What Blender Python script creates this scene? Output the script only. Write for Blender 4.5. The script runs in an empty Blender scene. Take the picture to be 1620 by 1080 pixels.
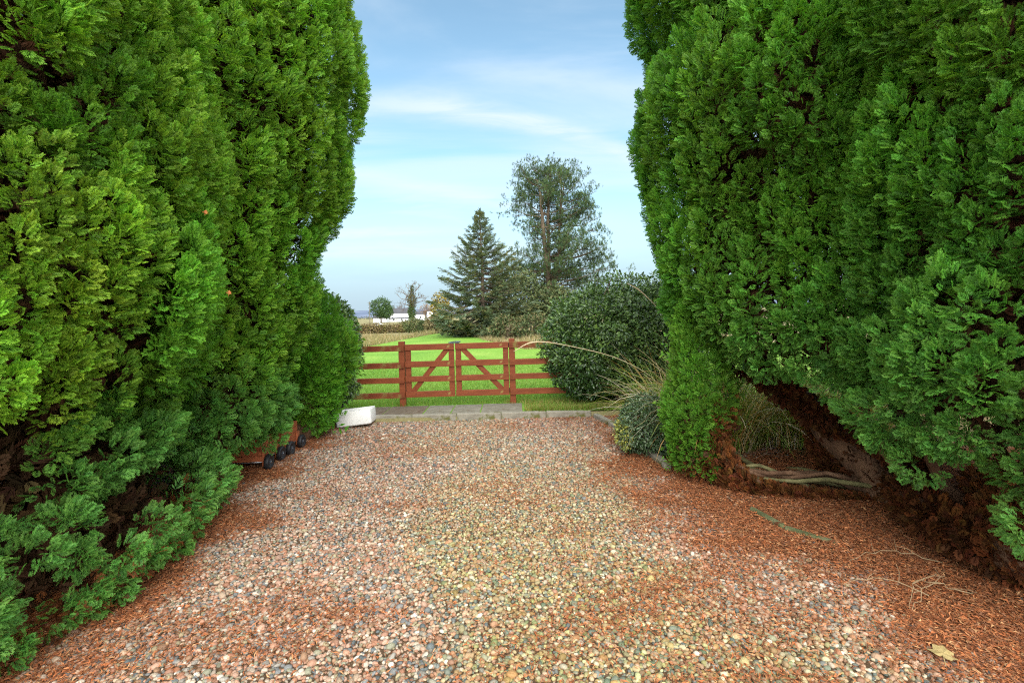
import bpy, math, random
import numpy as np
from mathutils import Vector, Matrix, Euler

C = bpy.context.scene.collection
sc = bpy.context.scene
R = math.radians

# ---------------------------------------------------------------- camera
CAM_H, ROLL, FPX = 1.6, R(1.6), 810.0
cam_d = bpy.data.cameras.new('camera')
cam_d.lens = 18.0
cam_d.sensor_width = 36.0
cam_d.shift_y = -45.0 / 1620.0
cam_d.clip_start = 0.05
cam_d.clip_end = 6000
cam = bpy.data.objects.new('camera', cam_d)
C.objects.link(cam)
cam.matrix_world = Matrix.Translation((0, 0, CAM_H)) @ Matrix.Rotation(R(90), 4, 'X') @ Matrix.Rotation(-ROLL, 4, 'Z')
sc.camera = cam

# ---------------------------------------------------------------- exposure
sc.view_settings.view_transform = 'Standard'
sc.view_settings.look = 'None'
sc.view_settings.exposure = 1.6
sc.view_settings.gamma = 1.0
sc.cycles.use_denoising = False
sc.cycles.pixel_filter_type = 'BLACKMAN_HARRIS'
sc.cycles.filter_width = 1.15
sc.cycles.sample_clamp_indirect = 4.0
sc.cycles.max_bounces = 6
sc.cycles.diffuse_bounces = 4
sc.cycles.transmission_bounces = 3
sc.cycles.glossy_bounces = 2
sc.cycles.transparent_max_bounces = 4

# ---------------------------------------------------------------- sun and sky
SUN_EL, SUN_AZ = R(38), R(172)      # azimuth measured from +Y clockwise: behind the camera, to the right
sd = Vector((math.sin(SUN_AZ) * math.cos(SUN_EL), math.cos(SUN_AZ) * math.cos(SUN_EL), math.sin(SUN_EL)))
sun_d = bpy.data.lights.new('sun', 'SUN')
sun_d.energy = 1.5
sun_d.angle = R(55)
sun_d.color = (1.0, 0.96, 0.9)
sun = bpy.data.objects.new('sun', sun_d)
C.objects.link(sun)
sun.rotation_euler = (-sd).to_track_quat('-Z', 'Y').to_euler()

world = bpy.data.worlds.new('World')
sc.world = world
world.use_nodes = True
wt = world.node_tree
wt.nodes.clear()


class NT:
    """tiny node-graph helper"""
    def __init__(s, t): s.t = t
    def n(s, typ, ins=None, **kw):
        x = s.t.nodes.new(typ)
        for k, v in kw.items(): setattr(x, k, v)
        for k, v in (ins or {}).items():
            if isinstance(v, bpy.types.NodeSocket): s.t.links.new(v, x.inputs[k])
            else: x.inputs[k].default_value = v
        return x
    def m(s, op, a, b=0.0, c=0.0):
        return s.n('ShaderNodeMath', {0: a, 1: b, 2: c}, operation=op).outputs[0]
    def mix(s, f, a, b, bt='MIX'):
        x = s.n('ShaderNodeMix', data_type='RGBA', blend_type=bt)
        for i, v in ((0, f), (6, a), (7, b)):
            if isinstance(v, bpy.types.NodeSocket): s.t.links.new(v, x.inputs[i])
            else: x.inputs[i].default_value = v
        return x.outputs[2]
    def ramp(s, f, stops):
        x = s.n('ShaderNodeValToRGB', {0: f})
        e = x.color_ramp.elements
        while len(e) < len(stops): e.new(0.5)
        for q, (p, c) in zip(e, stops): q.position = p; q.color = c
        return x.outputs[0]
    def map(s, v, a, b, c=0.0, d=1.0):
        return s.n('ShaderNodeMapRange', {0: v, 1: a, 2: b, 3: c, 4: d}, interpolation_type='SMOOTHSTEP').outputs[0]


W = NT(wt)
sky = W.n('ShaderNodeTexSky', sky_type='NISHITA', sun_disc=False, sun_elevation=SUN_EL, sun_rotation=SUN_AZ,
          air_density=1.0, dust_density=0.6, ozone_density=1.6)
tc = W.n('ShaderNodeTexCoord')
sx = W.n('ShaderNodeSeparateXYZ', {0: tc.outputs['Generated']})
X_, Y_, Z_ = sx.outputs
# high thin cloud lies on a plane far overhead: x/z, y/z of the sky direction
zz = W.m('ADD', W.m('MAXIMUM', Z_, 0.0), 0.12)
pl = W.n('ShaderNodeCombineXYZ', {0: W.m('DIVIDE', X_, zz), 1: W.m('MULTIPLY', W.m('DIVIDE', Y_, zz), 1.0), 2: 0.0})
rot = W.n('ShaderNodeMapping', {0: pl.outputs[0], 2: (0, 0, R(-24)), 3: (0.55, 1.5, 1.0)})
nz1 = W.n('ShaderNodeTexNoise', {'Vector': rot.outputs[0], 'Scale': 0.9, 'Detail': 9.0, 'Roughness': 0.56, 'Distortion': 0.9})
nz2 = W.n('ShaderNodeTexNoise', {'Vector': rot.outputs[0], 'Scale': 3.2, 'Detail': 8.0, 'Roughness': 0.6, 'Distortion': 1.2})
veil = W.m('MULTIPLY', W.map(nz1.outputs[0], 0.38, 0.68), 0.52)
# long cirrus streamers (bands in sky direction)
ys = W.m('MAXIMUM', Y_, 0.05)
u = W.m('DIVIDE', X_, ys)
w = W.m('DIVIDE', Z_, ys)
nzb = W.n('ShaderNodeTexNoise', {'Vector': W.n('ShaderNodeCombineXYZ', {0: u, 1: W.m('MULTIPLY', w, 2.5), 2: 3.1}).outputs[0],
                                 'Scale': 3.5, 'Detail': 7.0, 'Roughness': 0.6})
wv = W.m('ADD', w, W.m('MULTIPLY', W.m('SUBTRACT', nzb.outputs[0], 0.5), 0.055))
streaks = None
for (w0, sl, cu, wd, um, uw, amp) in ((0.385, -0.23, -0.42, 0.026, 0.02, 0.40, 1.0), (0.212, -0.235, 0.0, 0.018, -0.12, 0.24, 0.75),
                                (0.165, 0.02, 0.0, 0.009, -0.27, 0.14, 0.85), (0.118, -0.03, 0.0, 0.016, -0.2, 0.3, 0.75),
                                (0.47, -0.1, -0.2, 0.022, 0.18, 0.25, 0.35), (0.335, -0.15, 0.0, 0.02, 0.22, 0.25, 0.45)):
    c0 = W.m('ADD', W.m('ADD', w0, W.m('MULTIPLY', u, sl)), W.m('MULTIPLY', W.m('MULTIPLY', u, u), cu))
    dd = W.m('DIVIDE', W.m('SUBTRACT', wv, c0), wd)
    g = W.m('EXPONENT', W.m('MULTIPLY', W.m('MULTIPLY', dd, dd), -1.0))
    du = W.m('DIVIDE', W.m('SUBTRACT', u, um), uw)
    g2 = W.m('EXPONENT', W.m('MULTIPLY', W.m('MULTIPLY', du, du), -1.0))
    b = W.m('MULTIPLY', W.m('MULTIPLY', g, g2), amp)
    streaks = b if streaks is None else W.m('MAXIMUM', streaks, b)
streaks = W.m('MULTIPLY', streaks, W.map(nz2.outputs[0], 0.25, 0.62, 0.35, 1.0))
hor = W.map(Z_, 0.30, 0.0, 0.0, 0.90)
mask = W.m('MINIMUM', W.m('MAXIMUM', veil, hor), 1.0)
# low grey cloud bank near the horizon
nz3 = W.n('ShaderNodeTexNoise', {'Vector': W.n('ShaderNodeCombineXYZ', {0: W.m('MULTIPLY', u, 1.0), 1: W.m('MULTIPLY', w, 8.0), 2: 1.0}).outputs[0],
                                 'Scale': 2.6, 'Detail': 6.0, 'Roughness': 0.55})
bank = W.m('MULTIPLY', W.map(nz3.outputs[0], 0.45, 0.62), W.m('MULTIPLY', W.map(w, 0.16, 0.05), 0.8))
cloud_col = W.mix(bank, (4.7, 5.4, 6.1, 1), (3.1, 3.7, 4.6, 1))
sky_t = W.mix(1.0, sky.outputs[0], (1.38, 1.50, 1.28, 1), 'MULTIPLY')
sky_t = W.mix(1.0, sky_t, W.mix(W.map(Z_, .04, .46), (.62, .70, .78, 1), (1, 1, 1, 1)), 'MULTIPLY')
cloud_col = W.mix(W.map(Z_, .22, .02), cloud_col, (2.55, 3.4, 4.35, 1))
# unseen bright cloud added overhead and behind the camera as soft fill light
fill_cloud = W.m('MAXIMUM', W.map(Z_, .58, .85), W.map(Y_, .05, -.45))
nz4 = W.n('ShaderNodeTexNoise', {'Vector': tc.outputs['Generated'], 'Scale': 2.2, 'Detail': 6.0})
fill_cloud = W.m('MULTIPLY', fill_cloud, W.map(nz4.outputs[0], .25, .6, .55, 1.0))
cloud_col = W.mix(fill_cloud, cloud_col, (15.5, 15.7, 15.6, 1))
mask = W.m('MAXIMUM', mask, W.m('MULTIPLY', fill_cloud, .92))
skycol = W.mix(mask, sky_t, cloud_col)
skycol = W.mix(W.m('MULTIPLY', W.m('MINIMUM', streaks, 1.0), .9), skycol, (4.7, 5.3, 5.9, 1))
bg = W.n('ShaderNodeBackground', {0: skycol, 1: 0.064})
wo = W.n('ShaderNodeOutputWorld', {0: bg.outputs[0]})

# ---------------------------------------------------------------- helpers
rng = np.random.default_rng(7)
_c, _s = math.cos(ROLL), math.sin(ROLL)


def ray(px, py):
    u, v = (px - 810) / FPX, (495 - py) / FPX
    return (u * _c + v * _s, 1.0, -u * _s + v * _c)


def at(px, py, Y):
    d = ray(px, py)
    return np.array((d[0] * Y, Y, CAM_H + d[2] * Y))


def ground(px, py, z=0.0):
    d = ray(px, py)
    t = (z - CAM_H) / d[2]
    return np.array((d[0] * t, t, z))


def project(P):
    """world points -> pixel of the 1620 wide photograph frame"""
    X, Y, Z = P[:, 0], np.maximum(P[:, 1], 0.05), P[:, 2] - CAM_H
    a = X * _c - Z * _s
    b = X * _s + Z * _c
    return 810 + a / Y * FPX, 495 - b / Y * FPX


def unit(v): return v / np.maximum(np.linalg.norm(v, axis=-1, keepdims=True), 1e-9)


def smooth(a, b, x):
    t = np.clip((x - a) / (b - a), 0, 1)
    return t * t * (3 - 2 * t)


_NOISE = np.random.default_rng(11).random((64, 64))


def vnoise(x, y):
    x = np.asarray(x, float); y = np.asarray(y, float)
    xi, yi = np.floor(x).astype(int), np.floor(y).astype(int)
    fx, fy = x - xi, y - yi
    fx, fy = fx * fx * (3 - 2 * fx), fy * fy * (3 - 2 * fy)
    g = lambda i, j: _NOISE[i % 64, j % 64]
    return (g(xi, yi) * (1 - fx) + g(xi + 1, yi) * fx) * (1 - fy) + (g(xi, yi + 1) * (1 - fx) + g(xi + 1, yi + 1) * fx) * fy


def fbm(x, y, o=4):
    a, t, s = 0.5, 0.0, 0.0
    for k in range(o):
        t = t + a * vnoise(x * 2 ** k + 17.3 * k, y * 2 ** k + 9.1 * k); s += a; a *= 0.5
    return t / s


def link(name, me, mat=None, parent=None):
    o = bpy.data.objects.new(name, me)
    C.objects.link(o)
    if mat: me.materials.append(mat)
    if parent: o.parent = parent
    return o


def mesh_np(name, V, F, mat=None, col=None, parent=None, smooth_=False):
    V = np.ascontiguousarray(V, np.float32)
    F = np.ascontiguousarray(F, np.int32)
    me = bpy.data.meshes.new(name)
    k = F.shape[1]
    me.vertices.add(len(V)); me.vertices.foreach_set('co', V.ravel())
    me.loops.add(F.size); me.loops.foreach_set('vertex_index', F.ravel())
    me.polygons.add(len(F))
    me.polygons.foreach_set('loop_start', np.arange(0, F.size, k, dtype=np.int32))
    me.polygons.foreach_set('loop_total', np.full(len(F), k, np.int32))
    me.polygons.foreach_set('use_smooth', np.full(len(F), smooth_, bool))
    me.update(calc_edges=True)
    if col is not None:
        a = me.color_attributes.new('Col', 'FLOAT_COLOR', 'POINT')
        c = np.ones((len(V), 4), np.float32); c[:, :3] = col
        a.data.foreach_set('color', c.ravel())
    return link(name, me, mat, parent)


class MB:
    """collects boxes and tubes into one mesh"""
    def __init__(s): s.V, s.F, s.n = [], [], 0
    def add(s, V, F):
        s.V.append(np.asarray(V, float)); s.F += [[i + s.n for i in f] for f in F]; s.n += len(V); return s
    def box(s, lo, hi, M=None, bev=0.0):
        x0, y0, z0 = lo; x1, y1, z1 = hi
        if bev <= 0:
            V = [(x, y, z) for z in (z0, z1) for y in (y0, y1) for x in (x0, x1)]
            F = [(0, 2, 3, 1), (4, 5, 7, 6), (0, 1, 5, 4), (1, 3, 7, 5), (3, 2, 6, 7), (2, 0, 4, 6)]
        else:
            b = bev
            V = []; F = []
            ring = lambda z, i: [(x0 + i, y0, z), (x1 - i, y0, z), (x1, y0 + i, z), (x1, y1 - i, z), (x1 - i, y1, z), (x0 + i, y1, z), (x0, y1 - i, z), (x0, y0 + i, z)]
            inr = lambda z: [(x0 + b, y0 + b, z), (x1 - b, y0 + b, z), (x1 - b, y0 + b, z), (x1 - b, y1 - b, z), (x1 - b, y1 - b, z), (x0 + b, y1 - b, z), (x0 + b, y1 - b, z), (x0 + b, y0 + b, z)]
            rings = [[(x + (0.4 * b if x < (x0 + x1) / 2 else -0.4 * b), y + (0.4 * b if y < (y0 + y1) / 2 else -0.4 * b), z0) for x, y, z in ring(z0, b)], ring(z0 + b, b), ring(z1 - b, b),
                     [(x + (0.4 * b if x < (x0 + x1) / 2 else -0.4 * b), y + (0.4 * b if y < (y0 + y1) / 2 else -0.4 * b), z1) for x, y, z in ring(z1, b)]]
            for r_ in rings: V += r_
            for k in range(3):
                for i in range(8):
                    j = (i + 1) % 8
                    F.append((k * 8 + i, k * 8 + j, k * 8 + 8 + j, k * 8 + 8 + i))
            F.append(tuple(range(7, -1, -1))); F.append(tuple(24 + i for i in range(8)))
        V = np.array(V, float)
        if M is not None: V = V @ np.array(M.to_3x3()).T + np.array(M.translation)
        return s.add(V, F)
    def tube(s, P, r, n=8, cap=True):
        P = np.asarray(P, float); r = np.broadcast_to(np.asarray(r, float), (len(P),))
        T = unit(np.gradient(P, axis=0))
        ref = np.array((0, 0, 1.0)) if abs(T[0][2]) < 0.9 else np.array((1.0, 0, 0))
        V = []
        a = unit(np.cross(T[0], ref))
        for p, t, q in zip(P, T, r):
            a = unit(a - t * np.dot(a, t)); b = np.cross(t, a)
            for k in range(n):
                th = 2 * math.pi * k / n
                V.append(p + q * (a * math.cos(th) + b * math.sin(th)))
        F = [(i * n + k, i * n + (k + 1) % n, (i + 1) * n + (k + 1) % n, (i + 1) * n + k) for i in range(len(P) - 1) for k in range(n)]
        if cap: F += [tuple(range(n - 1, -1, -1)), tuple((len(P) - 1) * n + k for k in range(n))]
        return s.add(V, F)
    def build(s, name, mat, parent=None, smooth_=False):
        me = bpy.data.meshes.new(name)
        me.from_pydata(np.concatenate(s.V).tolist(), [], s.F)
        me.polygons.foreach_set('use_smooth', np.full(len(me.polygons), smooth_, bool))
        me.update()
        return link(name, me, mat, parent)


def tag(o, label=None, cat=None, group=None, kind=None):
    if label: o['label'] = label
    if cat: o['category'] = cat
    if group: o['group'] = group
    if kind: o['kind'] = kind
    return o


def thing(name, label, cat, loc=(0, 0, 0), group=None, rz=0.0):
    o = bpy.data.objects.new(name, None)
    C.objects.link(o)
    o.location = [float(q) for q in loc]; o.rotation_euler = (0, 0, rz)
    return tag(o, label, cat, group)


def keep_world(o, root):
    """parent a mesh built in world coordinates to its (unrotated) root"""
    o.parent = root
    o.matrix_parent_inverse = Matrix.Translation(-Vector(root.location))
    return o


def copy_tree(o, parent=None):
    c = o.copy(); C.objects.link(c)
    if parent is not None: c.parent = parent
    for ch in list(o.children): copy_tree(ch, c)
    return c


# ---------------------------------------------------------------- materials
MATS = {}


def new_mat(name):
    m = bpy.data.materials.new(name); m.use_nodes = True
    m.node_tree.nodes.clear(); MATS[name] = m
    return m, NT(m.node_tree)


def leaf_mat(name, rough=0.5, trans=0.28, spec=0.35, tcol=(1.25, 1.2, 0.6, 1)):
    m, N = new_mat(name)
    col = N.n('ShaderNodeAttribute', attribute_name='Col').outputs[0]
    p = N.n('ShaderNodeBsdfPrincipled', {'Base Color': col, 'Roughness': rough, 'Specular IOR Level': spec})
    t = N.n('ShaderNodeBsdfTranslucent', {0: N.mix(1.0, col, tcol, 'MULTIPLY')})
    x = N.n('ShaderNodeMixShader', {0: trans, 1: p.outputs[0], 2: t.outputs[0]})
    N.n('ShaderNodeOutputMaterial', {0: x.outputs[0]})
    return m


def col_mat(name, rough=0.8, spec=0.3, bump=0.0, bscale=200.0):
    m, N = new_mat(name)
    col = N.n('ShaderNodeAttribute', attribute_name='Col').outputs[0]
    tcn = N.n('ShaderNodeTexCoord')
    nz = N.n('ShaderNodeTexNoise', {'Vector': tcn.outputs['Object'], 'Scale': bscale, 'Detail': 3.0})
    c2 = N.mix(1.0, col, N.ramp(nz.outputs[0], [(0.25, (0.72, 0.72, 0.72, 1)), (0.75, (1.2, 1.2, 1.2, 1))]), 'MULTIPLY')
    p = N.n('ShaderNodeBsdfPrincipled', {'Base Color': c2, 'Roughness': rough, 'Specular IOR Level': spec})
    if bump:
        b = N.n('ShaderNodeBump', {'Strength': bump, 'Distance': 0.02, 'Height': nz.outputs[0]})
        N.t.links.new(b.outputs[0], p.inputs['Normal'])
    N.n('ShaderNodeOutputMaterial', {0: p.outputs[0]})
    return m


def noise_mat(name, stops, scale=6.0, detail=6.0, rough=0.8, spec=0.3, bump=0.3, bdist=0.01, stretch=(1, 1, 1), spots=None, metal=0.0, bscale=None):
    """colour from object-space noise; spots = (colour, scale, low, high) adds patches of moss or dirt with a shape of their own"""
    m, N = new_mat(name)
    tcn = N.n('ShaderNodeTexCoord')
    mp = N.n('ShaderNodeMapping', {0: tcn.outputs['Object'], 3: stretch})
    nz = N.n('ShaderNodeTexNoise', {'Vector': mp.outputs[0], 'Scale': scale, 'Detail': detail, 'Roughness': 0.62})
    col = N.ramp(nz.outputs[0], [(p, (*c, 1)) for p, c in stops])
    if spots:
        for (c, s_, a, b) in spots:
            n2 = N.n('ShaderNodeTexNoise', {'Vector': tcn.outputs['Object'], 'Scale': s_, 'Detail': 5.0, 'Roughness': 0.65})
            col = N.mix(N.map(n2.outputs[0], a, b), col, (*c, 1))
    p = N.n('ShaderNodeBsdfPrincipled', {'Base Color': col, 'Roughness': rough, 'Specular IOR Level': spec, 'Metallic': metal})
    nb = N.n('ShaderNodeTexNoise', {'Vector': mp.outputs[0], 'Scale': bscale or scale * 4, 'Detail': 5.0})
    b = N.n('ShaderNodeBump', {'Strength': bump, 'Distance': bdist, 'Height': nb.outputs[0]})
    N.t.links.new(b.outputs[0], p.inputs['Normal'])
    N.n('ShaderNodeOutputMaterial', {0: p.outputs[0]})
    return m


M_CYP = leaf_mat('cypress_leaf', 0.5, 0.34, 0.3)
M_DEAD = leaf_mat('dead_leaf', 0.8, 0.12, 0.15, (1.1, 1.0, 0.8, 1))
M_GLOSSY = leaf_mat('glossy_leaf', 0.30, 0.16, 0.65)
M_GRASS = leaf_mat('grass_blade', 0.6, 0.42, 0.25)
M_NEEDLE = leaf_mat('needle', 0.6, 0.12, 0.25)
M_STONE = col_mat('pebble', 0.62, 0.35, 0.25, 160.0)
M_LITTER = col_mat('litter', 0.9, 0.15)
M_BARK = noise_mat('bark', [(0.25, (0.05, 0.026, 0.015)), (0.55, (0.14, 0.075, 0.042)), (0.8, (0.25, 0.145, 0.085))], 9, rough=0.9, bump=0.9, bdist=0.02, stretch=(1, 1, 0.25))
M_MOSSBARK = noise_mat('mossy_bark', [(0.25, (0.07, 0.065, 0.03)), (0.55, (0.17, 0.155, 0.065)), (0.8, (0.26, 0.23, 0.12))], 14, rough=0.9, bump=0.8, bdist=0.01)
M_GREYBARK = noise_mat('grey_bark', [(0.25, (0.06, 0.05, 0.04)), (0.55, (0.15, 0.11, 0.08)), (0.8, (0.24, 0.18, 0.13))], 3, rough=0.9, bump=0.8, bdist=0.05)
M_WOOD = noise_mat('red_paint', [(0.25, (0.14, 0.034, 0.012)), (0.5, (0.22, 0.054, 0.018)), (0.8, (0.29, 0.082, 0.030))], 7, rough=0.62, spec=0.3, bump=0.35, bdist=0.004, stretch=(0.5, 2, 3),
                   spots=[((0.30, 0.20, 0.06), 5.0, 0.63, 0.75), ((0.10, 0.03, 0.02), 11.0, 0.62, 0.78)])
M_MOSSWOOD = noise_mat('mossy_red_paint', [(0.25, (0.12, 0.030, 0.012)), (0.5, (0.185, 0.046, 0.018)), (0.8, (0.24, 0.07, 0.026))], 7, rough=0.7, spec=0.25, bump=0.4, bdist=0.004, stretch=(0.5, 2, 3),
                       spots=[((0.22, 0.17, 0.05), 3.0, 0.48, 0.62), ((0.10, 0.03, 0.02), 11.0, 0.62, 0.78)])
M_BOXWOOD = noise_mat('planter_wood', [(0.25, (0.28, 0.075, 0.03)), (0.6, (0.42, 0.125, 0.05)), (0.85, (0.5, 0.17, 0.075))], 8, rough=0.65, bump=0.3, bdist=0.003, stretch=(3, 0.4, 2))
M_RUBBER = noise_mat('black_rubber', [(0.3, (0.010, 0.011, 0.013)), (0.7, (0.026, 0.027, 0.03))], 20, rough=0.5, spec=0.4, bump=0.15, bdist=0.002)
M_STEEL = noise_mat('steel', [(0.3, (0.45, 0.46, 0.48)), (0.7, (0.65, 0.66, 0.68))], 20, rough=0.35, metal=0.9, bump=0.05)
M_LATCH = noise_mat('latch_metal', [(0.3, (0.05, 0.06, 0.075)), (0.7, (0.14, 0.16, 0.19))], 30, rough=0.45, metal=0.5, bump=0.1)
M_CERAMIC = noise_mat('white_glaze', [(0.3, (0.80, 0.79, 0.77)), (0.7, (0.86, 0.86, 0.84))], 4, rough=0.28, spec=0.5, bump=0.06, bdist=0.003,
                      spots=[((0.42, 0.30, 0.14), 6.0, 0.68, 0.80), ((0.5, 0.46, 0.36), 16.0, 0.70, 0.80)])
M_SLAB = noise_mat('paving_slab', [(0.25, (0.13, 0.118, 0.085)), (0.5, (0.20, 0.185, 0.14)), (0.8, (0.28, 0.265, 0.21))], 7, rough=0.85, bump=0.4, bdist=0.006,
                   spots=[((0.30, 0.26, 0.06), 4.0, 0.60, 0.72), ((0.11, 0.085, 0.065), 3.0, 0.55, 0.7)])
M_DIRTSLAB = noise_mat('dirty_slab', [(0.25, (0.09, 0.068, 0.045)), (0.5, (0.15, 0.118, 0.082)), (0.8, (0.21, 0.175, 0.125))], 7, rough=0.9, bump=0.5, bdist=0.006,
                       spots=[((0.09, 0.055, 0.035), 6.0, 0.52, 0.7)])
M_KERB = noise_mat('kerb_concrete', [(0.25, (0.16, 0.14, 0.11)), (0.5, (0.27, 0.25, 0.20)), (0.8, (0.36, 0.33, 0.27))], 9, rough=0.9, bump=0.5, bdist=0.006,
                   spots=[((0.13, 0.13, 0.04), 7.0, 0.50, 0.66)])
M_MOSSKERB = noise_mat('mossy_kerb', [(0.25, (0.05, 0.06, 0.025)), (0.5, (0.11, 0.12, 0.05)), (0.8, (0.20, 0.20, 0.11))], 16, rough=0.95, bump=0.9, bdist=0.01,
                       spots=[((0.13, 0.05, 0.02), 12.0, 0.58, 0.68)])
M_RENDER = noise_mat('white_render', [(0.3, (0.74, 0.75, 0.76)), (0.7, (0.82, 0.83, 0.84))], 0.5, rough=0.85, bump=0.1)
M_ROOF = noise_mat('grey_roof', [(0.3, (0.05, 0.05, 0.056)), (0.7, (0.09, 0.09, 0.10))], 0.8, rough=0.8, bump=0.3)
M_GLASS = noise_mat('dark_glass', [(0.3, (0.02, 0.025, 0.03)), (0.7, (0.04, 0.05, 0.06))], 0.8, rough=0.1, spec=0.6, bump=0.0)
M_CAR = noise_mat('white_car_paint', [(0.3, (0.76, 0.77, 0.79)), (0.7, (0.82, 0.83, 0.84))], 0.8, rough=0.25, spec=0.5, bump=0.0)
M_POLE = noise_mat('pole_wood', [(0.3, (0.10, 0.08, 0.06)), (0.7, (0.18, 0.15, 0.12))], 2, rough=0.9, bump=0.3)

# ---------------------------------------------------------------- setting: drive, lawn, field, hills
RLINE = [(1.02, 7.7), (1.16, 6.51), (1.10, 5.18), (1.20, 4.15), (1.18, 3.56), (1.36, 3.12), (1.62, 2.88), (1.64, 2.49), (1.8, 2.22), (2.2, 1.6), (2.6, 0.0)]
LLINE = [(-2.3, 0.0), (-2.3, 1.8), (-2.12, 2.4), (-1.9, 3.09), (-2.15, 3.8), (-2.3, 4.58), (-2.5, 5.31), (-2.6, 6.96), (-2.8, 7.8)]


def lerp_line(line, y):
    ys = np.array([p[1] for p in line]); xs = np.array([p[0] for p in line])
    o = np.argsort(ys)
    return np.interp(y, ys[o], xs[o])


def litter_at(x, y):
    """how thickly the fallen cypress needles lie: 0 clean stones .. 1 nothing but needles"""
    r = x - lerp_line(RLINE, y)
    l = lerp_line(LLINE, y) - x
    n = fbm(x * 1.7 + 3, y * 1.7 + 8, 4) - 0.5
    n2 = fbm(x * 5 + 13, y * 5 + 1, 3) - 0.5
    a = smooth(-0.80, 1.0, r + n * 1.6 + n2 * 0.8) * (1 - 0.85 * smooth(5.0, 5.6, y) * smooth(1.7, 2.1, x))
    b = smooth(-0.38, 0.45, l + n * 1.0 + n2 * 0.5)
    # wind-blown drifts over the open drive
    c = 0.30 * smooth(0.12, 0.32, fbm(x * 0.9 + 31, y * 1.5 + 7, 4) - 0.42 + 0.10 * np.abs(x + 0.1))
    # a fan of needles reaching in from the near right
    d = 0.45 * smooth(0.0, 1.0, 1 - np.abs((y - 3.1 - 0.55 * (x - 1.2)) / 0.5)) * smooth(-0.6, 0.8, x)
    e = 0.5 * smooth(0.3, 1.0, 1 - np.hypot((x + 0.95) / 0.75, (y - 2.75) / 0.28)) + 0.4 * smooth(0.3, 1.0, 1 - np.hypot((x + 0.95) / 0.9, (y - 4.3) / 0.25))
    return np.clip(np.maximum.reduce([a, b, c, d, e]), 0, 1)


def green_at(x, y):
    """algae tint of the stones down the middle of the drive"""
    return smooth(0.25, 0.85, 1.15 - np.abs(x - 0.25 + 0.25 * (y - 4)) / 1.5 + (fbm(x * 1.1 + 50, y * 1.1, 3) - 0.5) * 1.2) * (0.35 + 0.65 * smooth(6.5, 2.5, y))


def grid(xs, ys):
    X, Y = np.meshgrid(xs, ys)
    n, m = len(xs), len(ys)
    i = np.arange(n * m).reshape(m, n)
    F = np.stack([i[:-1, :-1], i[:-1, 1:], i[1:, 1:], i[1:, :-1]], -1).reshape(-1, 4)
    return X.ravel(), Y.ravel(), F


m_, N = new_mat('drive_bed')
colA = N.n('ShaderNodeAttribute', attribute_name='Col')
tcn = N.n('ShaderNodeTexCoord')
nz = N.n('ShaderNodeTexNoise', {'Vector': tcn.outputs['Object'], 'Scale': 55.0, 'Detail': 8.0, 'Roughness': 0.7})
cc = N.mix(1.0, colA.outputs[0], N.ramp(nz.outputs[0], [(0.3, (0.35, 0.33, 0.3, 1)), (0.7, (1.35, 1.3, 1.2, 1))]), 'MULTIPLY')
p_ = N.n('ShaderNodeBsdfPrincipled', {'Base Color': cc, 'Roughness': 0.95, 'Specular IOR Level': 0.15})
b_ = N.n('ShaderNodeBump', {'Strength': 0.8, 'Distance': 0.02, 'Height': nz.outputs[0]})
N.t.links.new(b_.outputs[0], p_.inputs['Normal'])
N.n('ShaderNodeOutputMaterial', {0: p_.outputs[0]})
M_DRIVE = m_

xs = np.concatenate([np.arange(-30, -4, 2.0), np.arange(-4, 6, 0.06), np.arange(6, 31, 2.0)])
ys = np.concatenate([np.arange(-30, 1, 1.5), np.arange(1.2, 7.75, 0.06), [7.78]])
x, y, F = grid(xs, ys)
L = litter_at(x, y)
z = np.where((y > 1) & (np.abs(x) < 6), L * 0.012 * (0.4 + fbm(x * 6, y * 6, 3)), 0.0)
mound = smooth(0.1, 1.6, x - lerp_line(RLINE, y)) * 0.05 * (y < 7.4)
z = z + mound * smooth(7.4, 6.0, y)
DRIVE_MOUND = lambda x, y: smooth(0.1, 1.6, x - lerp_line(RLINE, y)) * 0.05 * smooth(7.4, 6.0, y) + litter_at(x, y) * 0.012 * (0.4 + fbm(x * 6, y * 6, 3))
colr = (1 - L[:, None]) * np.array((0.13, 0.088, 0.055)) + L[:, None] * np.array((0.20, 0.088, 0.045))
hol = (smooth(5.0, 5.6, y) * smooth(1.7, 2.1, x) * smooth(9.0, 6.0, x))[:, None]
colr = colr * (1 - hol) + np.array((.34, .26, .13)) * (0.7 + 0.6 * fbm(x * 9, y * 9, 3))[:, None] * hol
tag(mesh_np('driveway', np.stack([x, y, z], 1), F, M_DRIVE, colr, smooth_=True), kind='structure')

ZL = 0.08


def terr(x, y):
    a = np.interp(y, [0, 40, 100, 200, 280, 600, 1200, 1600, 2400], [ZL, ZL, -0.9, -1.75, -1.25, -1.5, 0.5, 19, 24])
    far = smooth(900, 1600, y)
    return a + far * (fbm(x / 400 + 5, y / 500, 4) - 0.5) * 20


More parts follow.
